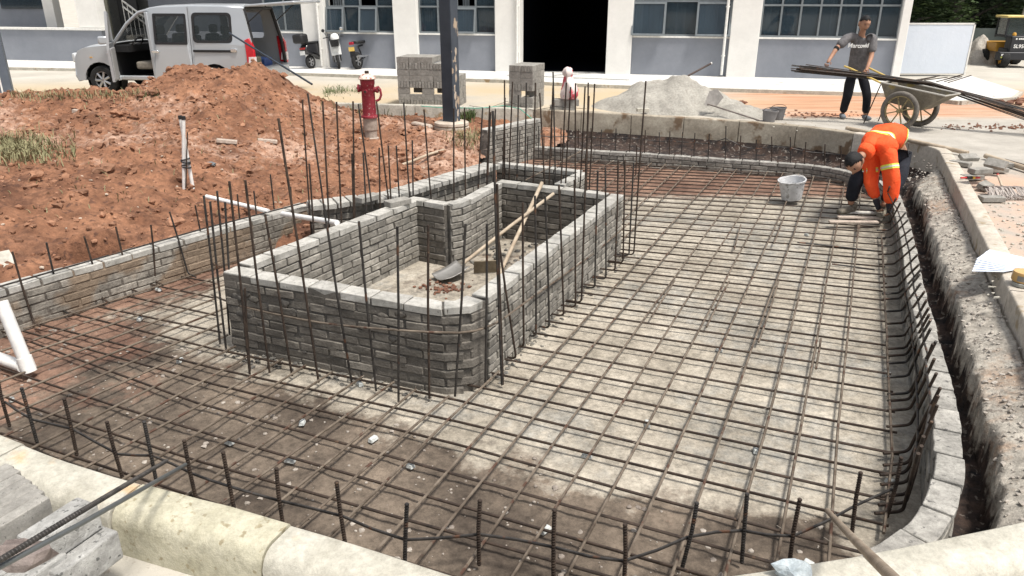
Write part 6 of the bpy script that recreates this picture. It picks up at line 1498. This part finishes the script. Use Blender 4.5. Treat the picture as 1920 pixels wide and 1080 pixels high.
def head(par, c, fwd, up, s=1.0, skin_m=M_skin, hairless_front=True):
    fwd = Vector(fwd).normalized(); up = Vector(up).normalized(); lf_ = up.cross(fwd).normalized(); up = fwd.cross(lf_).normalized()
    M = Matrix((lf_, fwd, up)).transposed(); c = Vector(c)
    bm = bmesh.new(); bmesh.ops.create_uvsphere(bm, u_segments=28, v_segments=20, radius=1); b = MB(); vs = []
    for v in bm.verts:
        x, y, z = v.co; X = x * .076; Y = y * .095; Z = z * .118
        if z < 0: X *= 1 - .38 * (-z) ** 1.5; Y = Y * (1 - .18 * -z) + .012 * -z * (1 if y > 0 else 0)
        if y > .55: Y -= .010 * (1 if -.15 < z < .25 and abs(x) > .16 and abs(x) < .55 else 0)          # eye sockets
        if y > .8: Y += .030 * math.exp(-(x / .15) ** 2 - ((z + .16) / .20) ** 2) + .008 * math.exp(-(x / .35) ** 2 - ((z + .52) / .1) ** 2) + .006 * math.exp(-((z - .3) / .12) ** 2)
        vs.append(c + M @ Vector((X, Y, Z)) * s)
    b.add(vs, [[q.index for q in f_.verts] for f_ in bm.faces]); 
    for sg in (-1, 1): b.blob(c + M @ Vector((sg * .078, -.005, -.005)) * s, .026 * s, .15, 2, (.45, 1, 1.25), seed=2)
    hd = b.build('head_tmp', skin_m, None, smooth=180)
    h = MB(); vs = []; keep = {}
    for v in bm.verts:
        x, y, z = v.co; line = .42 - .62 * max(0, -y) - .10 * abs(x) + (.22 if y > .4 else 0) - (.35 if y < .2 else 0)
        if z > line - .25 * (1 if y < 0 else .2):
            q = Vector((x * .076, y * .095, z * .118)) * 1.05; q += v.co.normalized() * .004 * noise.noise(v.co * 6); keep[v.index] = len(vs); vs.append(c + M @ q * s)
    fs = [[keep[q.index] for q in f_.verts] for f_ in bm.faces if all(q.index in keep for q in f_.verts)]; h.add(vs, fs); bm.free()
    ho_ = h.build('hair', M_hair, par, smooth=180); so2 = ho_.modifiers.new('thick', 'SOLIDIFY'); so2.thickness = .005 * s
    e = MB()
    for sg in (-1, 1): e.blob(c + M @ Vector((sg * .031, .080, .012)) * s, .0095 * s, 0, 2, (1.3, .7, .6), seed=1)
    e.build('eye', flat('dark_eye', (.03, .02, .018), .3), par)
    e = MB(); e.tube([c + M @ Vector((x, .092 - abs(x) * .35, -.055)) * s for x in (-.022, 0, .022)], .0035 * s, 5)
    for sg in (-1, 1): e.tube([c + M @ Vector((sg * x, .091 - x * .25, .035 + .004 * (x > .03))) * s for x in (.018, .032, .046)], .0035 * s, 5)
    e.build('brow_and_mouth', flat('dark_features', (.08, .03, .025), .7), par); return hd
def joinmesh(dst, src):       # append src geometry to the one body mesh
    n0 = len(dst.data.vertices); bm = bmesh.new(); bm.from_mesh(dst.data); bm.from_mesh(src.data); me = bpy.data.meshes.new(dst.name); bm.to_mesh(me); bm.free(); me.polygons.foreach_set('use_smooth', [True] * len(me.polygons)); me.materials.append(dst.data.materials[0]); dst.data = me; bpy.data.objects.remove(src)
def hand_pts(w_, d, palm_n, curl=.5, s=1.0):
    """wrist, direction of the hand, back-of-hand normal -> skin chains for palm, fingers, thumb"""
    d = Vector(d).normalized(); nrm = Vector(palm_n); nrm = (nrm - d * nrm.dot(d)).normalized(); sd_ = d.cross(nrm)
    V = [w_, w_ + d * .045 * s, w_ + d * .085 * s]; E = [(0, 1), (1, 2)]; R = [(.022 * s, .017 * s), (.034 * s, .014 * s), (.036 * s, .012 * s)]
    out = []
    for k, (o_, L) in enumerate(((-.030, .062), (-.010, .072), (.010, .068), (.029, .054))):
        b0_ = w_ + d * .080 * s + sd_ * o_ * s; P = [b0_]; a = .15 + .1 * k * .3; cur = d.copy()
        for seg, fr in enumerate((.45, .32, .23)):
            a += curl * (.75 if seg else .6); dirn = d * math.cos(a) - nrm * math.sin(a); P.append(P[-1] + dirn * L * fr * s)
        out.append(P)
    P = [w_ + d * .025 * s - sd_ * .028 * s]; P.append(P[0] + (d * .6 - sd_ * .7 - nrm * .3).normalized() * .03 * s); P.append(P[-1] + (d * .85 - sd_ * .25 - nrm * .5 * curl).normalized() * .028 * s); out.append(P)
    return out
def fingers(body_obj, chains, m, s=1.0):
    for P in chains:
        t_ = skin('f', P, [(i, i + 1) for i in range(len(P) - 1)], [.0088 * s] * (len(P) - 1) + [.0072 * s], m, None, sub=1); joinmesh(body_obj, t_)
# ---- man one: standing, steadying the bars
YM = 13.55
m1 = thing('person', 'man in grey printed T-shirt and black trousers standing and holding the steel bars', 'person', G(1600, 223, 0)); O1 = Vector(m1.location)
def P1(x, y, Y): return Dp(x, y, Y) - O1
hipc = P1(1607, 132, 13.55); chest = P1(1612, 84, 13.42); neck = P1(1616, 62, 13.36); hc = P1(1621, 44, 13.30)
shL = P1(1592, 68, 13.42); shR = P1(1637, 71, 13.36); elL = P1(1569, 90, 13.30); elR = P1(1634, 106, 13.25); wrL = P1(1555, 112, 13.18); wrR = P1(1626, 128, 13.08)
hL = P1(1597, 136, 13.55); hR = P1(1617, 137, 13.53); kL = P1(1589, 180, 13.50); kR = P1(1626, 183, 13.38); aL = P1(1580, 214, 13.60); aR = P1(1622, 217, 13.42)
bodyV = [hipc, (hipc + chest) / 2, chest, neck, hc - Vector((0, 0, .07)), hL, kL, aL, hR, kR, aR, shL, elL, wrL, shR, elR, wrR, wrL + (wrL - elL).normalized() * .07, wrR + (wrR - elR).normalized() * .07]
bodyE = [(0, 1), (1, 2), (2, 3), (3, 4), (0, 5), (5, 6), (6, 7), (0, 8), (8, 9), (9, 10), (2, 11), (11, 12), (12, 13), (13, 17), (2, 14), (14, 15), (15, 16), (16, 18)]
bodyR = [(.11, .08), (.10, .08), (.10, .07), (.055, .055), (.055, .055), .085, .055, .038, .085, .055, .038, .042, .042, .028, .042, .042, .028, (.03, .018), (.03, .018)]
bo = skin('body', bodyV, bodyE, bodyR, M_skin, m1)
joinmesh(bo, head(m1, hc, (.10, -.93, -.36), (.05, -.25, 1), 1.12))
fingers(bo, hand_pts(wrL, (wrL - elL) + Vector((0, 0, -.05)), (0, -.5, .8), .7), M_skin); fingers(bo, hand_pts(wrR, (wrR - elR) + Vector((0, -.05, 0)), (.3, -.6, .7), .7), M_skin)
bo.name = 'body'
M_tee = mat('grey_tshirt', (.115, .11, .112), (.165, .158, .16), scale=6, rough=.95, bump=.3, bscale=12)
el2 = shL.lerp(elL, .93); er2 = shR.lerp(elR, .85)
cl1 = chest.lerp(shL, .55) + Vector((0, 0, .03)); cl2 = chest.lerp(shR, .55) + Vector((0, 0, .03)); up_ = chest.lerp(neck, .30)
tee = skin('t_shirt', [hipc + Vector((0, 0, -.06)), hipc.lerp(chest, .5), chest, neck.lerp(chest, .25), shL, el2, shR, er2, cl1, cl2], [(0, 1), (1, 2), (2, 3), (2, 8), (8, 4), (4, 5), (2, 9), (9, 6), (6, 7)], [(.20, .15), (.19, .14), (.20, .15), (.115, .10), .088, .074, .088, .078, .120, .120], M_tee, m1, disp=(.014, 6))
for q_, r_ in ((cl2.lerp(shR, .6) + Vector((0, 0, .0)), .085), (cl1.lerp(shL, .5), .08)):
    c2_ = MB(); c2_.blob(q_, r_, .1, 3, (1.25, 1, .9), seed=5); joinmesh(tee, c2_.build('t', M_tee, None))
tr = mat('black_trousers', (.006, .007, .010), (.016, .017, .022), scale=7, rough=.9, bump=.3, bscale=14)
skin('trousers', [hipc + Vector((0, 0, .03)), hipc + Vector((0, 0, -.05)), hL, kL, aL + Vector((0, 0, .03)), hR, kR, aR + Vector((0, 0, .03))], [(0, 1), (1, 2), (2, 3), (3, 4), (1, 5), (5, 6), (6, 7)], [(.16, .12), (.16, .12), .105, .08, .068, .105, .08, .068], tr, m1, disp=(.01, 7))
M_shoe = flat('grey_shoe', (.16, .18, .20), .7)
for a_, dx in ((aL, -.04), (aR, .03)):
    f0 = Vector((a_.x, a_.y, .045 - 0)); f0.z = .05; skin('shoe', [f0 + Vector((0, .07, 0)), f0 + Vector((dx * .3, -.05, 0)), f0 + Vector((dx, -.16, -.012))], [(0, 1), (1, 2)], [.045, (.05, .045), (.045, .03)], M_shoe, m1)
skin('elbow_sleeve', [shL.lerp(elL, .96), elL, elL.lerp(wrL, .25)], [(0, 1), (1, 2)], [.052, .052, .044], flat('black_sleeve', (.01, .01, .01), .9), m1)
tl = text('Marcovid', .098, M_wl, tee, Dp(1611, 86, 13.20) - O1 + Vector((0, 0, 0)), (math.radians(98), 0, math.radians(4)), 'chest_lettering', .002, .9)
# ---- man two: bending over in the orange jacket
m2 = thing('person', 'man in orange reflective jacket bending over to tie bars inside the pit', 'person', G(1615, 405, MAT)); O2 = Vector(m2.location)
def P2(x, y, Y): return Dp(x, y, Y) - O2
hip = P2(1683, 268, 8.88); mid_ = P2(1668, 250, 8.76); ch = P2(1645, 258, 8.56); nk = P2(1622, 286, 8.40); hc2 = P2(1602, 304, 8.28)
a_sh = P2(1664, 284, 8.40); a_el = P2(1669, 338, 8.28); a_wr = P2(1668, 386, 8.24); b_sh = P2(1634, 300, 8.56); b_el = P2(1633, 345, 8.44); b_wr = P2(1644, 380, 8.36)
h1 = P2(1690, 292, 8.93); k1 = P2(1684, 340, 8.60); an1 = P2(1655, 388, 8.46); h2 = P2(1674, 296, 8.83); k2 = P2(1608, 330, 8.53); an2 = P2(1594, 385, 8.60)
bV = [hip, mid_, ch, nk, hc2 + (nk - hc2) * .4, a_sh, a_el, a_wr, b_sh, b_el, b_wr, h1, k1, an1, h2, k2, an2, a_wr + (a_wr - a_el).normalized() * .07, b_wr + (b_wr - b_el).normalized() * .07]
bE = [(0, 1), (1, 2), (2, 3), (3, 4), (2, 5), (5, 6), (6, 7), (7, 17), (2, 8), (8, 9), (9, 10), (10, 18), (0, 11), (11, 12), (12, 13), (0, 14), (14, 15), (15, 16)]
bR = [(.10, .09), (.09, .08), (.07, .06), .045, .05, .03, .042, .028, .03, .042, .028, .085, .055, .038, .085, .055, .038, (.03, .018), (.03, .018)]
M_glove = flat('dark_glove', (.02, .02, .025), .9)
bo2 = skin('body', bV, bE, bR, M_skin, m2)
joinmesh(bo2, head(m2, hc2, (-.25, -.42, -.85), (-.78, -.55, .12), 1.15))
fingers(bo2, hand_pts(a_wr, a_wr - a_el, (.5, -.6, 0), .8), M_skin); fingers(bo2, hand_pts(b_wr, b_wr - b_el, (-.5, -.5, 0), .8), M_skin); bo2.name = 'body'
M_org = mat('orange_jacket', (.80, .075, .015), (.95, .125, .03), scale=5, rough=.75, bump=.35, bscale=9)
jc1 = ch.lerp(a_sh, .5); jc2 = ch.lerp(b_sh, .5)
jk = skin('jacket', [hip + Vector((.02, .04, .04)), mid_, ch, nk.lerp(ch, .15), a_sh, a_el, a_wr.lerp(a_el, .12), b_sh, b_el, b_wr.lerp(b_el, .15), jc1, jc2], [(0, 1), (1, 2), (2, 3), (2, 10), (10, 4), (4, 5), (5, 6), (2, 11), (11, 7), (7, 8), (8, 9)], [(.20, .19), (.22, .20), (.22, .19), (.13, .12), .125, .10, .072, .12, .095, .07, .15, .15], M_org, m2, disp=(.034, 6))
cap_ = MB(); cap_.blob(ch.lerp(a_sh, .75) + Vector((0, 0, .01)), .125, .12, 3, (1.1, 1, 1), seed=4); joinmesh(jk, cap_.build('t', M_org, None))
skin('collar', [nk.lerp(ch, .35), nk, nk.lerp(hc2, .25)], [(0, 1), (1, 2)], [.118, .10, .09], M_org, m2, disp=(.01, 9))
from mathutils.bvhtree import BVHTree
def band(name, axis_a, axis_b, t0, w_, m, par, src, rr, lift=.004, arc=(0, 360), zones=((0, 1),)):
    """strip sewn round a sleeve or the back, laid on the cloth by ray casting"""
    bv = BVHTree.FromPolygons([v.co for v in src.data.vertices], [tuple(p.vertices) for p in src.data.polygons])
    A, B_ = Vector(axis_a), Vector(axis_b); d = (B_ - A).normalized(); x = d.cross(Vector((0, .3, 1))).normalized(); y = d.cross(x); c = A.lerp(B_, t0)
    n_ = 40; b = MB(); rows = []
    for k in range(n_ + 1):
        a_ = math.radians(arc[0] + (arc[1] - arc[0]) * k / n_); v = x * math.cos(a_) + y * math.sin(a_); pr_ = []
        for j in range(3):
            o_ = c + d * (j / 2 - .5) * w_; h = bv.ray_cast(o_ + v * rr, -v, rr)
            pr_.append((h[0] + h[1] * lift) if h[0] is not None else None)
        rows.append(pr_)
    for k in range(n_):
        for j in range(2):
            q = [rows[k][j], rows[k + 1][j], rows[k + 1][j + 1], rows[k][j + 1]]
            if all(z is not None for z in q) and (q[0] - q[1]).length < .12: b.add(q, [(0, 1, 2, 3)])
    if b.v: b.build(name, m, par, smooth=0)
for w1, w2 in ((a_wr, a_el), (b_wr, b_el)):
    dd_ = (w1 - w2).normalized(); skin('glove', [w1 - dd_ * .06, w1, w1 + dd_ * .06, w1 + dd_ * .09], [(0, 1), (1, 2), (2, 3)], [.042, .038, (.044, .026), (.038, .02)], M_glove, m2)
M_lime = flat('lime_strip', (.72, .80, .10), .5); M_refl = flat('silver_strip', (.62, .64, .60), .35)
for nm, A_, B_, t_, rr in (('reflective_strip', a_sh, a_el, .55, .3), ('reflective_strip', mid_, ch, .80, .5), ('reflective_strip', hip, mid_, .45, .5)):
    band(nm, A_, B_, t_, .055, M_lime, m2, jk, rr, .004); band('silver_strip', A_, B_, t_, .018, M_refl if nm else None, m2, jk, rr, .007)
tr2 = mat('navy_trousers', (.008, .009, .014), (.020, .022, .030), scale=7, rough=.9, bump=.3, bscale=14)
skin('trousers', [hip + Vector((.02, .04, .0)), h1, k1, an1 + Vector((0, 0, .05)), h2, k2, an2 + Vector((0, 0, .05))], [(0, 1), (1, 2), (2, 3), (0, 4), (4, 5), (5, 6)], [(.16, .14), .125, .095, .075, .12, .09, .07], tr2, m2, disp=(.012, 7))
M_boot = mat('muddy_boot', (.12, .105, .08), (.24, .215, .17), scale=12, rough=.9)
for a_, dv in ((an2, Vector((-.16, -.05, 0))), (an1, Vector((-.08, -.15, 0)))):
    f0 = Vector((a_.x, a_.y, .06)); skin('boot', [f0 - dv * .3 + Vector((0, 0, .10)), f0 - dv * .35, f0 + dv * .3 - Vector((0, 0, .005)), f0 + dv * 1.0 - Vector((0, 0, .018))], [(0, 1), (1, 2), (2, 3)], [.055, .052, (.055, .045), (.05, .035)], M_boot, m2)
